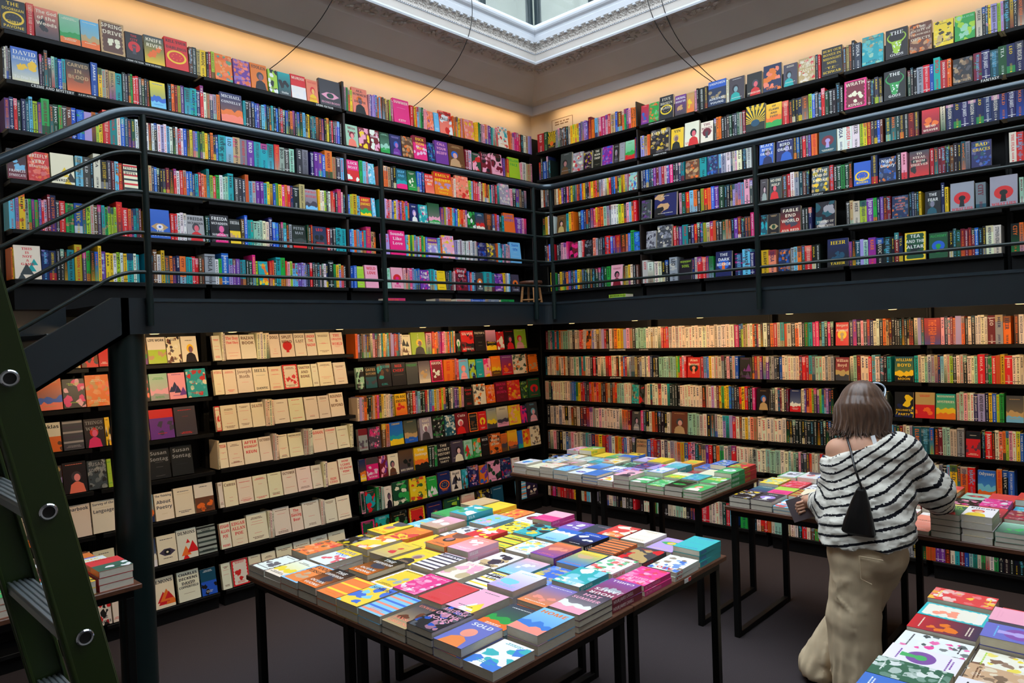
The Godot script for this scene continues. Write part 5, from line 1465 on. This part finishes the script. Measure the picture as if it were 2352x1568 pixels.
# ------------------------------------------------------------------ figure
class Field:
	var o: Vector3
	var c: float
	var n: Vector3i
	var f := PackedFloat32Array()
	var s := PackedFloat32Array()
	func _init(lo: Vector3, hi: Vector3, cell: float) -> void:
		o = lo
		c = cell
		n = Vector3i(((hi - lo) / cell).ceil()) + Vector3i.ONE
		f.resize(n.x * n.y * n.z)
		f.fill(1.0)
		s.resize(f.size())
	# tapered capsule joined with a smooth minimum; s0..s1 is the cloth coordinate along it (used for stripes)
	func bone(a: Vector3, b: Vector3, ra: float, rb: float, k := 0.03, s0 := 0.0, s1 := 0.0, flat := Vector3.ONE, axis := Vector3.ZERO) -> void:
		var m := maxf(ra, rb) / minf(flat.x, minf(flat.y, flat.z)) + k + 2.0 * c
		var lo := Vector3i(((a.min(b) - Vector3.ONE * m - o) / c).floor()).clamp(Vector3i.ZERO, n - Vector3i.ONE)
		var hi := Vector3i(((a.max(b) + Vector3.ONE * m - o) / c).ceil()).clamp(Vector3i.ZERO, n - Vector3i.ONE)
		var ab := (b - a) * flat
		var l2 := maxf(ab.length_squared(), 1e-9)
		for z in range(lo.z, hi.z + 1):
			for y in range(lo.y, hi.y + 1):
				var i := (z * n.y + y) * n.x + lo.x
				for x in range(lo.x, hi.x + 1):
					var p := o + Vector3(x, y, z) * c
					var pa := (p - a) * flat
					var tt := pa.dot(ab) / l2
					var t := clampf(tt, 0.0, 1.0)
					var d := (pa - ab * t).length() - lerpf(ra, rb, t)
					var e := f[i]
					var h := clampf(0.5 + 0.5 * (e - d) / k, 0.0, 1.0)
					f[i] = lerpf(e, d, h) - k * h * (1.0 - h)
					if h > 0.0: s[i] = lerpf(s[i], p.dot(axis) + s0 if axis != Vector3.ZERO else lerpf(s0, s1, tt), h)
					i += 1
	func cut(nrm: Vector3, at: Vector3, k := 0.008) -> void:
		# removes what lies on the side that nrm points to
		var i := 0
		for z in n.z:
			for y in n.y:
				for x in n.x:
					if f[i] < 0.1:
						var d := nrm.dot(o + Vector3(x, y, z) * c - at)
						var e := f[i]
						var h := clampf(0.5 - 0.5 * (e - d) / k, 0.0, 1.0)
						f[i] = lerpf(e, d, h) + k * h * (1.0 - h)
					i += 1
	func ripple(noise: FastNoiseLite, sc: Vector3, amp: float) -> void:
		var i := 0
		for z in n.z:
			for y in n.y:
				for x in n.x:
					if f[i] < 0.06:
						f[i] += amp * noise.get_noise_3dv((o + Vector3(x, y, z) * c) * sc)
					i += 1
	func mesh_into(m: MB, uscale := 1.0) -> void:
		var id := PackedInt32Array()
		id.resize(f.size())
		id.fill(-1)
		var vs := PackedVector3Array()
		var ns := PackedVector3Array()
		var us := PackedFloat32Array()
		var nx := 1
		var ny := n.x
		var nz := n.x * n.y
		var off := [0, nx, ny, nx + ny, nz, nz + nx, nz + ny, nz + nx + ny]
		for z in n.z - 1:
			for y in n.y - 1:
				var i := (z * n.y + y) * n.x
				for x in n.x - 1:
					var q := 0
					for k in 8:
						if f[i + off[k]] < 0.0: q |= 1 << k
					if q != 0 and q != 255:
						var sum := Vector3.ZERO
						var cnt := 0
						for e in [[0, 1], [2, 3], [4, 5], [6, 7], [0, 2], [1, 3], [4, 6], [5, 7], [0, 4], [1, 5], [2, 6], [3, 7]]:
							var fa := f[i + off[e[0]]]
							var fb := f[i + off[e[1]]]
							if (fa < 0.0) != (fb < 0.0):
								var t := fa / (fa - fb)
								var pa := Vector3(e[0] & 1, (e[0] >> 1) & 1, e[0] >> 2)
								var pb := Vector3(e[1] & 1, (e[1] >> 1) & 1, e[1] >> 2)
								sum += pa.lerp(pb, t)
								cnt += 1
						id[i] = vs.size()
						vs.append(o + (Vector3(x, y, z) + sum / cnt) * c)
						var g := Vector3(f[i + 1] + f[i + 3 * 0 + nx + ny] + f[i + nx + nz] + f[i + nx + ny + nz] - f[i] - f[i + ny] - f[i + nz] - f[i + ny + nz],
							f[i + ny] + f[i + nx + ny] + f[i + ny + nz] + f[i + nx + ny + nz] - f[i] - f[i + nx] - f[i + nz] - f[i + nx + nz],
							f[i + nz] + f[i + nx + nz] + f[i + ny + nz] + f[i + nx + ny + nz] - f[i] - f[i + nx] - f[i + ny] - f[i + nx + ny])
						ns.append(g.normalized())
						us.append(s[i] * uscale)
					i += 1
		for z in range(1, n.z - 1):
			for y in range(1, n.y - 1):
				var i := (z * n.y + y) * n.x + 1
				for x in range(1, n.x - 1):
					var a := f[i] < 0.0
					for ax in 3:
						var st: int = [nx, ny, nz][ax]
						if a != (f[i + st] < 0.0):
							var u: int = [ny, nz, nx][ax]
							var w: int = [nz, nx, ny][ax]
							var q := [id[i], id[i - u], id[i - u - w], id[i - w]]
							if not a: q.reverse()
							if q.min() >= 0:
								for k in [[0, 1, 2], [0, 2, 3]]:
									var A: int = q[k[0]]
									var B: int = q[k[1]]
									var C: int = q[k[2]]
									m.v.append(vs[A]); m.v.append(vs[C]); m.v.append(vs[B])
									m.n.append(ns[A]); m.n.append(ns[C]); m.n.append(ns[B])
									m.uv.append(Vector2(0.5, us[A])); m.uv.append(Vector2(0.5, us[C])); m.uv.append(Vector2(0.5, us[B]))
					i += 1

func finger(fl: Field, pts: Array, r: float) -> void:
	for i in pts.size() - 1:
		fl.bone(pts[i], pts[i + 1], r * (1.0 - 0.07 * i), r * (1.0 - 0.07 * (i + 1)), 0.004)

func build_person() -> void:
	var base := Vector3(3.75, 0, 2.10)
	var o := root_at("person", base)
	tag(o, "person with brown bobbed hair, striped off-shoulder sweater and beige trousers leaning over a book table", "person")
	var wr := FastNoiseLite.new()
	wr.seed = 21
	wr.frequency = 1.0
	wr.fractal_octaves = 3
	var skin := mat(Color(0.80, 0.60, 0.49), 0.55, 0, 0.4)
	skin.subsurf_scatter_enabled = true
	skin.subsurf_scatter_strength = 0.15
	# joints
	var head := Vector3(3.785, 1.455, 1.880)
	var neck := Vector3(3.800, 1.300, 1.945)
	var sl := Vector3(3.703, 1.222, 1.985)
	var sr := Vector3(3.968, 1.232, 1.905)
	var el := Vector3(3.668, 0.935, 2.010)
	var wl := Vector3(3.512, 0.905, 1.850)
	var er := Vector3(4.080, 1.030, 1.820)
	var wrr := Vector3(4.092, 0.902, 1.700)
	# ---- body: head, neck, shoulders, forearms (hidden parts stop under the clothes)
	var bd := MB.new()
	var fb := Field.new(Vector3(3.58, 0.98, 1.72), Vector3(4.10, 1.62, 2.14), 0.009)
	fb.bone(neck + Vector3(0, -0.03, 0.015), head + Vector3(0, -0.06, 0.02), 0.054, 0.050, 0.03)
	fb.bone(neck + Vector3(-0.005, -0.055, 0.02), sl + Vector3(-0.01, 0, 0), 0.056, 0.054, 0.05)
	fb.bone(neck + Vector3(0.02, -0.06, 0.01), sr, 0.056, 0.050, 0.05)
	fb.bone(Vector3(3.80, 1.17, 1.975), Vector3(3.81, 1.02, 1.99), 0.11, 0.11, 0.06, 0, 0, Vector3(0.85, 1, 1.15))
	fb.bone(sl + Vector3(-0.008, 0, 0), sl.lerp(el, 0.6), 0.052, 0.042, 0.03)
	fb.mesh_into(bd)
	# head with face turned down to the table, away from the stair
	var fh := Field.new(head - Vector3(0.13, 0.16, 0.15), head + Vector3(0.13, 0.14, 0.13), 0.0045)
	var fd := Vector3(-0.22, -0.42, -0.88).normalized()
	var fx := fd.cross(Vector3.UP).normalized()
	var fu := fx.cross(fd)
	fh.bone(head + fu * 0.025 - fd * 0.005, head + fu * 0.005 - fd * 0.012, 0.083, 0.078, 0.03)
	fh.bone(head + fd * 0.025 - fu * 0.02, head + fd * 0.045 - fu * 0.075, 0.058, 0.030, 0.03)
	fh.bone(head + fd * 0.080 + fu * 0.010, head + fd * 0.098 - fu * 0.028, 0.008, 0.012, 0.012)
	fh.bone(head + fd * 0.078 - fu * 0.055 - fx * 0.014, head + fd * 0.078 - fu * 0.055 + fx * 0.014, 0.0075, 0.0075, 0.006)
	for s in [-1, 1]:
		fh.bone(head + fx * s * 0.076 + fu * 0.012 - fd * 0.006, head + fx * s * 0.074 - fu * 0.026, 0.011, 0.008, 0.008)
		fh.bone(head + fx * s * 0.022 + fd * 0.074 + fu * 0.024, head + fx * s * 0.046 + fd * 0.066 + fu * 0.022, 0.006, 0.005, 0.008)
	fh.bone(head - fu * 0.05, neck + Vector3(0, 0.02, 0), 0.050, 0.053, 0.02)
	fh.mesh_into(bd)
	# hands, each on a fine grid
	var hl := Field.new(Vector3(3.37, 0.77, 1.70), Vector3(3.56, 0.96, 1.90), 0.0032)
	var pl := Vector3(3.452, 0.893, 1.798)
	hl.bone(wl, pl.lerp(wl, 0.35), 0.024, 0.024, 0.01)
	hl.bone(pl + Vector3(0.020, 0.022, 0.0), pl + Vector3(-0.020, 0.010, -0.004), 0.017, 0.014, 0.012)
	hl.bone(pl + Vector3(0.020, -0.022, 0.004), pl + Vector3(-0.016, -0.026, 0.004), 0.017, 0.014, 0.012)
	hl.bone(wl, pl, 0.024, 0.020, 0.012)
	finger(hl, [pl + Vector3(-0.018, 0.020, -0.006), pl + Vector3(-0.036, 0.022, -0.012), pl + Vector3(-0.052, 0.016, -0.018), pl + Vector3(-0.064, 0.006, -0.020)], 0.0085)
	for k in 4:
		var y := -0.004 - 0.0165 * k
		var st := pl + Vector3(-0.014 + 0.003 * k, y, 0.016)
		var ln: float = [0.9, 1.0, 0.94, 0.76][k]
		finger(hl, [st, st + Vector3(-0.026 * ln, -0.010, 0.012), st + Vector3(-0.036 * ln, -0.027 * ln, 0.008), st + Vector3(-0.032 * ln, -0.040 * ln, -0.002)], 0.0084 - 0.0005 * k)
	hl.mesh_into(bd)
	var hr := Field.new(Vector3(4.02, 0.80, 1.50), Vector3(4.22, 0.95, 1.75), 0.0032)
	var pr := Vector3(4.098, 0.868, 1.640)
	hr.bone(wrr, pr + Vector3(0, 0.004, 0.02), 0.024, 0.022, 0.01)
	hr.bone(pr + Vector3(-0.020, 0, 0.024), pr + Vector3(-0.026, -0.004, -0.016), 0.015, 0.013, 0.012)
	hr.bone(pr + Vector3(0.018, 0, 0.024), pr + Vector3(0.022, -0.004, -0.012), 0.015, 0.012, 0.012)
	finger(hr, [pr + Vector3(-0.030, -0.002, 0.012), pr + Vector3(-0.046, -0.006, -0.008), pr + Vector3(-0.056, -0.012, -0.026), pr + Vector3(-0.060, -0.018, -0.040)], 0.0085)
	for k in 4:
		var xx := -0.026 + 0.0165 * k
		var ln: float = [0.92, 1.0, 0.94, 0.78][k]
		var st := pr + Vector3(xx, -0.004, -0.016)
		finger(hr, [st, st + Vector3(xx * 0.12, -0.004, -0.032 * ln), st + Vector3(xx * 0.2, -0.012, -0.054 * ln), st + Vector3(xx * 0.22, -0.020, -0.070 * ln)], 0.0082 - 0.0005 * k)
	hr.mesh_into(bd)
	shift(bd, base)
	put("body", bd.mesh(), skin, o)
	var ey := MB.new()
	for s in [-1, 1]:
		ey.lathe([Vector2(0, -0.008), Vector2(0.0065, -0.0045), Vector2(0.008, 0), Vector2(0.0065, 0.0045), Vector2(0, 0.008)], head + fx * s * 0.032 + fd * 0.068 + fu * 0.008 - base, 12)
	put("eye", ey.mesh(), mat(Color(0.25, 0.18, 0.13), 0.2), o)
	# ---- sweater
	var sw := Field.new(Vector3(3.40, 0.74, 1.60), Vector3(4.26, 1.42, 2.28), 0.0088)
	var ax := Vector3(-0.70, 1.0, 0.25)
	var ax2 := Vector3(-0.22, 1.0, 0.1)
	sw.bone(Vector3(3.735, 1.165, 2.000), Vector3(3.925, 1.185, 1.935), 0.112, 0.112, 0.06, 0.0, 0, Vector3(1, 1, 1.1), ax)
	sw.bone(Vector3(3.765, 1.02, 2.020), Vector3(3.915, 1.02, 1.965), 0.128, 0.126, 0.07, (ax - (ax * 0.6 + ax2 * 0.4)).dot(Vector3(3.84, 1.05, 2.1)), 0, Vector3(1, 1, 1.05), ax * 0.6 + ax2 * 0.4)
	sw.bone(Vector3(3.770, 0.90, 2.050), Vector3(3.905, 0.90, 2.005), 0.134, 0.132, 0.07, (ax - ax2).dot(Vector3(3.84, 1.0, 2.1)), 0, Vector3.ONE, ax2)
	sw.bone(Vector3(3.765, 0.80, 2.075), Vector3(3.910, 0.80, 2.035), 0.142, 0.142, 0.06, (ax - ax2).dot(Vector3(3.84, 1.0, 2.1)), 0, Vector3.ONE, ax2)
	sw.bone(neck + Vector3(0.03, -0.04, 0.015), sr, 0.082, 0.080, 0.05, 0, 0, Vector3.ONE, ax)
	sw.bone(sr + Vector3(-0.01, 0, 0), er, 0.080, 0.088, 0.04, -1.07, -1.31)
	sw.bone(er, wrr + Vector3(0, 0.008, 0), 0.086, 0.050, 0.04, -1.31, -1.50)
	sw.bone(sl + Vector3(0.0, -0.045, 0.0), el + Vector3(0, 0.02, 0), 0.070, 0.086, 0.05, -0.92, -1.18)
	sw.bone(el + Vector3(0, 0.0, 0), wl + Vector3(0.025, 0, 0.012), 0.092, 0.058, 0.05, -1.18, -1.40)
	sw.cut(Vector3(-0.36, 0.92, 0.12).normalized(), Vector3(3.662, 1.196, 2.02))
	sw.cut(Vector3(0.02, -1, -0.12).normalized(), Vector3(3.85, 0.805, 2.05))
	sw.cut((wl - el).normalized(), wl + Vector3(0.012, 0, 0.0))
	sw.cut((Vector3(4.125, 0.855, 1.67) - er).normalized(), Vector3(4.12, 0.872, 1.690))
	sw.ripple(wr, Vector3(7, 11, 9), 0.014)
	sw.ripple(wr, Vector3(18, 22, 18), 0.003)
	var swm := MB.new()
	sw.mesh_into(swm, 1.0 / 0.047)
	shift(swm, base)
	var im := Image.create_empty(16, 128, false, Image.FORMAT_RGBA8)
	for y in 128:
		var k := absf(y - 64) / 64.0
		var col := Color(0.86, 0.84, 0.79) if k > 0.25 else Color(0.075, 0.075, 0.10)
		im.fill_rect(Rect2i(0, y, 16, 1), col)
	var knit := mat(Color.WHITE, 0.9, 0, 0.2)
	knit.albedo_texture = ImageTexture.create_from_image(im)
	knit.rim_enabled = true
	knit.rim = 0.25
	put("sweater", swm.mesh(), knit, o)
	# white neckband over the bare upper arm, and the tag at the nape
	var nb := MB.new()
	var band := []
	for i in 15:
		var a := PI * 0.30 + TAU * 0.62 * i / 14.0
		var c := sl + Vector3(-0.012, -0.036, 0.004)
		var u := Vector3(0.92, 0.38, 0.0)
		var w := Vector3(0.0, 0.0, 1.0)
		band.append(c + (u * cos(a) + w * sin(a)) * 0.064 - base)
	nb.tube(band, 0.0085, 8)
	put("neckband", nb.mesh(), mat(Color(0.88, 0.88, 0.90), 0.8), o)
	put("neck_tag", box_mesh(Vector3(-0.010, -0.022, -0.0012), Vector3(0.010, 0.022, 0.0012)), mat(Color(0.9, 0.9, 0.9), 0.6), o, Transform3D(Basis(Vector3(0, 0, 1), 0.35) * Basis(Vector3(1, 0, 0), -0.3), Vector3(3.872, 1.292, 2.012) - base))
	var st := MB.new()
	st.tube([Vector3(3.752, 1.283, 1.955) - base, Vector3(3.765, 1.281, 2.000) - base, Vector3(3.785, 1.255, 2.042) - base, Vector3(3.805, 1.215, 2.072) - base], 0.0028, 6)
	put("shoulder_strap", st.mesh(), mat(Color(0.06, 0.06, 0.08), 0.7), o)
	# ---- trousers
	var tr := Field.new(Vector3(3.36, 0.0, 1.84), Vector3(4.10, 0.93, 2.38), 0.0115)
	tr.bone(Vector3(3.785, 0.86, 2.055), Vector3(3.905, 0.86, 2.030), 0.108, 0.108, 0.05)
	tr.bone(Vector3(3.775, 0.735, 2.065), Vector3(3.895, 0.735, 2.045), 0.118, 0.114, 0.06, 0, 0, Vector3(1, 1, 0.95))
	tr.bone(Vector3(3.790, 0.70, 2.075), Vector3(3.775, 0.42, 2.080), 0.118, 0.118, 0.04)
	tr.bone(Vector3(3.775, 0.42, 2.080), Vector3(3.795, 0.06, 2.095), 0.118, 0.116, 0.03)
	tr.bone(Vector3(3.915, 0.74, 2.010), Vector3(3.790, 0.46, 1.940), 0.098, 0.086, 0.018)
	tr.bone(Vector3(3.760, 0.46, 1.940), Vector3(3.570, 0.075, 1.985), 0.084, 0.108, 0.010)
	tr.cut(Vector3(0, -1, 0), Vector3(0, 0.028, 0))
	tr.cut(Vector3(0, 1, 0), Vector3(0, 0.90, 0))
	tr.ripple(wr, Vector3(6, 3, 6), 0.010)
	# creases that run slantwise across the cloth
	var i2 := 0
	for z in tr.n.z:
		for y in tr.n.y:
			for x in tr.n.x:
				if tr.f[i2] < 0.05:
					var p := tr.o + Vector3(x, y, z) * tr.c
					var q := p.y * 38.0 + p.x * 26.0 + 5.0 * wr.get_noise_3d(p.x * 5.0, p.y * 5.0, p.z * 5.0)
					tr.f[i2] += 0.0042 * (absf(sin(q * 0.5)) - 0.6) * (0.35 + maxf(0.0, wr.get_noise_3d(p.x * 4.0 + 7.0, p.y * 4.0, p.z * 4.0)) * 4.0)
					# long drape lines down the wide legs
					if p.y < 0.7: tr.f[i2] += 0.004 * sin(p.x * 95.0 + p.z * 60.0 + 4.0 * wr.get_noise_3d(p.x * 3.0, p.y * 2.0, 5.0)) * clampf((0.7 - p.y) * 3.0, 0.0, 1.0)
				i2 += 1
	var trm := MB.new()
	tr.mesh_into(trm)
	shift(trm, base)
	var twill := mat(Color(0.87, 0.78, 0.64), 0.9, 0, 0.2)
	put("trousers", trm.mesh(), twill, o)
	var pk := MB.new()
	pk.tube([Vector3(3.845, 0.76, 2.192) - base, Vector3(3.945, 0.755, 2.176) - base], 0.0025, 6)
	pk.tube([Vector3(3.845, 0.76, 2.192) - base, Vector3(3.850, 0.655, 2.196) - base, Vector3(3.895, 0.635, 2.186) - base], 0.0022, 6)
	put("pocket_seam", pk.mesh(), twill, o)
	for f in [[Vector3(3.80, 0, 2.06), 0.1], [Vector3(3.575, 0, 1.99), -0.25]]:
		var sh := MB.new()
		var fl := Field.new(f[0] + Vector3(-0.13, 0, -0.20), f[0] + Vector3(0.13, 0.14, 0.13), 0.008)
		fl.bone(f[0] + Vector3(0, 0.045, 0.03), f[0] + Vector3(-0.01, 0.036, -0.14), 0.040, 0.034, 0.02)
		fl.cut(Vector3(0, -1, 0), Vector3(0, 0.001, 0))
		fl.mesh_into(sh)
		shift(sh, base)
		put("shoe", sh.mesh(), mat(Color(0.12, 0.11, 0.11), 0.6), o)
	# ---- hair
	var hm := MB.new()
	var hf := Field.new(head - Vector3(0.19, 0.22, 0.18), head + Vector3(0.19, 0.16, 0.19), 0.0065)
	hf.bone(head + Vector3(0.002, 0.022, 0.012), head + Vector3(0.002, -0.02, 0.024), 0.098, 0.112, 0.04)
	hf.bone(head + Vector3(0.0, -0.05, 0.028), head + Vector3(-0.012, -0.145, 0.048), 0.108, 0.112, 0.05, 0, 0, Vector3(0.9, 1, 1.15))
	hf.bone(head + Vector3(-0.07, -0.05, 0.01), head + Vector3(-0.105, -0.155, 0.03), 0.055, 0.026, 0.04)
	hf.bone(head + Vector3(0.075, -0.05, 0.01), head + Vector3(0.105, -0.150, 0.02), 0.055, 0.030, 0.04)
	hf.bone(head + fd * 0.10 - fu * 0.03, head + fd * 0.14 - fu * 0.12, 0.0, 0.0, 0.001)
	hf.cut(Vector3(-0.08, -1, 0.10).normalized(), head + Vector3(0, -0.150, 0))
	hf.cut((fd - fu * 0.25).normalized(), head + fd * 0.045)
	# combed locks: ridges that run down from the crown
	var i := 0
	for z in hf.n.z:
		for y in hf.n.y:
			for x in hf.n.x:
				if hf.f[i] < 0.05:
					var p := hf.o + Vector3(x, y, z) * hf.c - head
					var a := atan2(p.x, p.z)
					var k := clampf((0.10 - p.y) / 0.2, 0.1, 1.0)
					hf.f[i] += k * (0.0035 * sin(a * 26.0 + 3.0 * sin(p.y * 24.0)) + 0.0045 * wr.get_noise_3d(a * 7.0, p.y * 9.0, 3.0))
				i += 1
	hf.mesh_into(hm)
	# loose ends, flicked outwards
	var rg := RandomNumberGenerator.new()
	rg.seed = 12
	for k in 210:
		var a := rg.randf_range(-2.0, 2.0)
		var dir := Vector3(sin(a), 0, cos(a))
		var rr := rg.randf_range(0.86, 1.0)
		var rx := 0.118 * rr
		var rz := 0.104 * rr
		var top := head + Vector3(dir.x * rx * 0.93, rg.randf_range(-0.06, -0.02), dir.z * rz * 0.92 + 0.035)
		var low := head + Vector3(dir.x * rx * 1.02 - 0.008, rg.randf_range(-0.165, -0.135), dir.z * rz * 1.0 + 0.042)
		var tip := low + Vector3(dir.x * rg.randf_range(0.0, 0.045) + rg.randf_range(-0.012, 0.012), rg.randf_range(-0.016, 0.008), dir.z * rg.randf_range(0.0, 0.022))
		var pts := []
		for t in 6: pts.append(top.lerp(low, t / 5.0).lerp(low.lerp(tip, t / 5.0), t / 5.0))
		hm.tube(pts, rg.randf_range(0.0028, 0.0055), 5, false, 0.0008)
	shift(hm, base)
	var hair := triplanar(mat(Color(1, 1, 1), 0.38, 0, 0.5), noise_tex(0.05, Color(0.23, 0.145, 0.095), Color(0.46, 0.335, 0.24), 256, 3, 44), Vector3(5.0, 0.7, 5.0))
	hair.rim_enabled = true
	hair.rim = 0.4
	put("hair", hm.mesh(), hair, o)
	# sunglasses pushed up into the hair
	var g := root_at("sunglasses", head + Vector3(0.0, 0.056, -0.066))
	tag(g, "pale-framed sunglasses pushed up on the head of the person in stripes", "sunglasses")
	var white := mat(Color(0.80, 0.86, 0.92), 0.3)
	for s in [-1, 1]:
		var rim := MB.new()
		var pts := []
		for k in 21:
			var a := TAU * k / 20
			pts.append(Vector3(s * 0.043 + 0.040 * cos(a), 0.012 + 0.032 * sin(a), -0.018 - 0.018 * absf(s * 0.043 + 0.040 * cos(a)) * 5.0 * 0.2 + 0.012 * sin(a)))
		rim.tube(pts, 0.0045, 8, false)
		put("rim", rim.mesh(), white, g)
		var ln := MB.new()
		for k in 20: ln.tri(Vector3(s * 0.043, 0.012, -0.022), pts[k], pts[k + 1])
		put("lens", ln.mesh(), mat(Color(0.04, 0.04, 0.05), 0.1), g)
		var arm := MB.new()
		arm.tube([Vector3(s * 0.083, 0.018, -0.02), Vector3(s * 0.096, 0.004, 0.02), Vector3(s * 0.098, -0.040, 0.07)], 0.0032, 6)
		put("temple", arm.mesh(), white, g)
	var br := MB.new()
	br.tube([Vector3(-0.006, 0.018, -0.022), Vector3(0.006, 0.018, -0.022)], 0.004, 6)
	put("bridge", br.mesh(), white, g)
	# ---- shoulder bag
	var bg := root_at("shoulder_bag", Vector3(3.838, 0.86, 2.185))
	tag(bg, "small black leather shoulder bag hanging at the back of the person in stripes", "bag")
	var leather := mat(Color(0.045, 0.042, 0.042), 0.35, 0, 0.5)
	var bb := MB.new()
	var prof := [[0.0, 0.075, 0.020], [0.012, 0.080, 0.030], [0.08, 0.062, 0.028], [0.16, 0.040, 0.022], [0.215, 0.022, 0.014], [0.232, 0.012, 0.006]]
	var rings := []
	for p in prof:
		var ring := []
		for k in 20:
			var a := TAU * k / 20
			var cx := signf(cos(a)) * pow(absf(cos(a)), 0.6)
			var cz := signf(sin(a)) * pow(absf(sin(a)), 0.7)
			ring.append(Vector3(p[1] * cx + 0.10 * p[0], p[0], p[2] * cz))
		rings.append(ring)
	for r in rings.size() - 1:
		for k in 20:
			var l := (k + 1) % 20
			bb.quad(rings[r][l], rings[r][k], rings[r + 1][k], rings[r + 1][l])
	for k in range(1, 19):
		bb.tri(rings[0][0], rings[0][k], rings[0][k + 1])
		bb.tri(rings[-1][0], rings[-1][k + 1], rings[-1][k])
	put("pouch", bb.mesh(), leather, bg)
	var sp := MB.new()
	var q := bg.position
	sp.tube(smooth_path([Vector3(3.865, 1.09, 2.195) - q, Vector3(3.830, 1.175, 2.170) - q, Vector3(3.790, 1.248, 2.100) - q, Vector3(3.752, 1.292, 2.025) - q, Vector3(3.738, 1.287, 1.950) - q, Vector3(3.735, 1.240, 1.890) - q]), 0.0058, 8)
	put("strap", sp.mesh(), leather, bg)
	# ---- the book held in the left hand
	var bk := root_at("open_book", Vector3(3.425, 0.875, 1.812))
	tag(bk, "thin grey paperback held open in the hand of the person in stripes", "book")
	var cvm := mat(Color(0.33, 0.28, 0.29), 0.6)
	var xf := Transform3D(Basis(Vector3(0.35, -0.78, 0.05).normalized(), Vector3(0.72, 0.40, -0.35).normalized(), Vector3.FORWARD).orthonormalized(), Vector3(-0.075, 0.012, 0.025))
	put("cover", box_mesh(Vector3(0, 0, 0), Vector3(0.125, 0.19, 0.0012)), cvm, bk, xf)
	put("page_block", box_mesh(Vector3(0.002, 0.002, 0.0013), Vector3(0.123, 0.188, 0.007)), M.pages_shelf, bk, xf)
	var xf2 := Transform3D(Basis(Vector3(0.15, 0.30, -0.9).normalized(), Vector3(0.95, 0.20, -0.2).normalized(), Vector3.UP).orthonormalized(), Vector3(-0.02, 0.03, -0.01))
	put("open_leaf", box_mesh(Vector3(0, 0, 0), Vector3(0.10, 0.17, 0.004)), M.pages_shelf, bk, xf2)

func smooth_path(p: Array) -> Array:
	var c := Curve3D.new()
	for i in p.size():
		var t: Vector3 = (p[min(i + 1, p.size() - 1)] - p[max(i - 1, 0)]) / 6.0
		c.add_point(p[i], -t, t)
	var out := []
	var L := c.get_baked_length()
	for i in 25: out.append(c.sample_baked(L * i / 24.0, true))
	return out

func shift(m: MB, by: Vector3) -> void:
	for i in m.v.size(): m.v[i] -= by
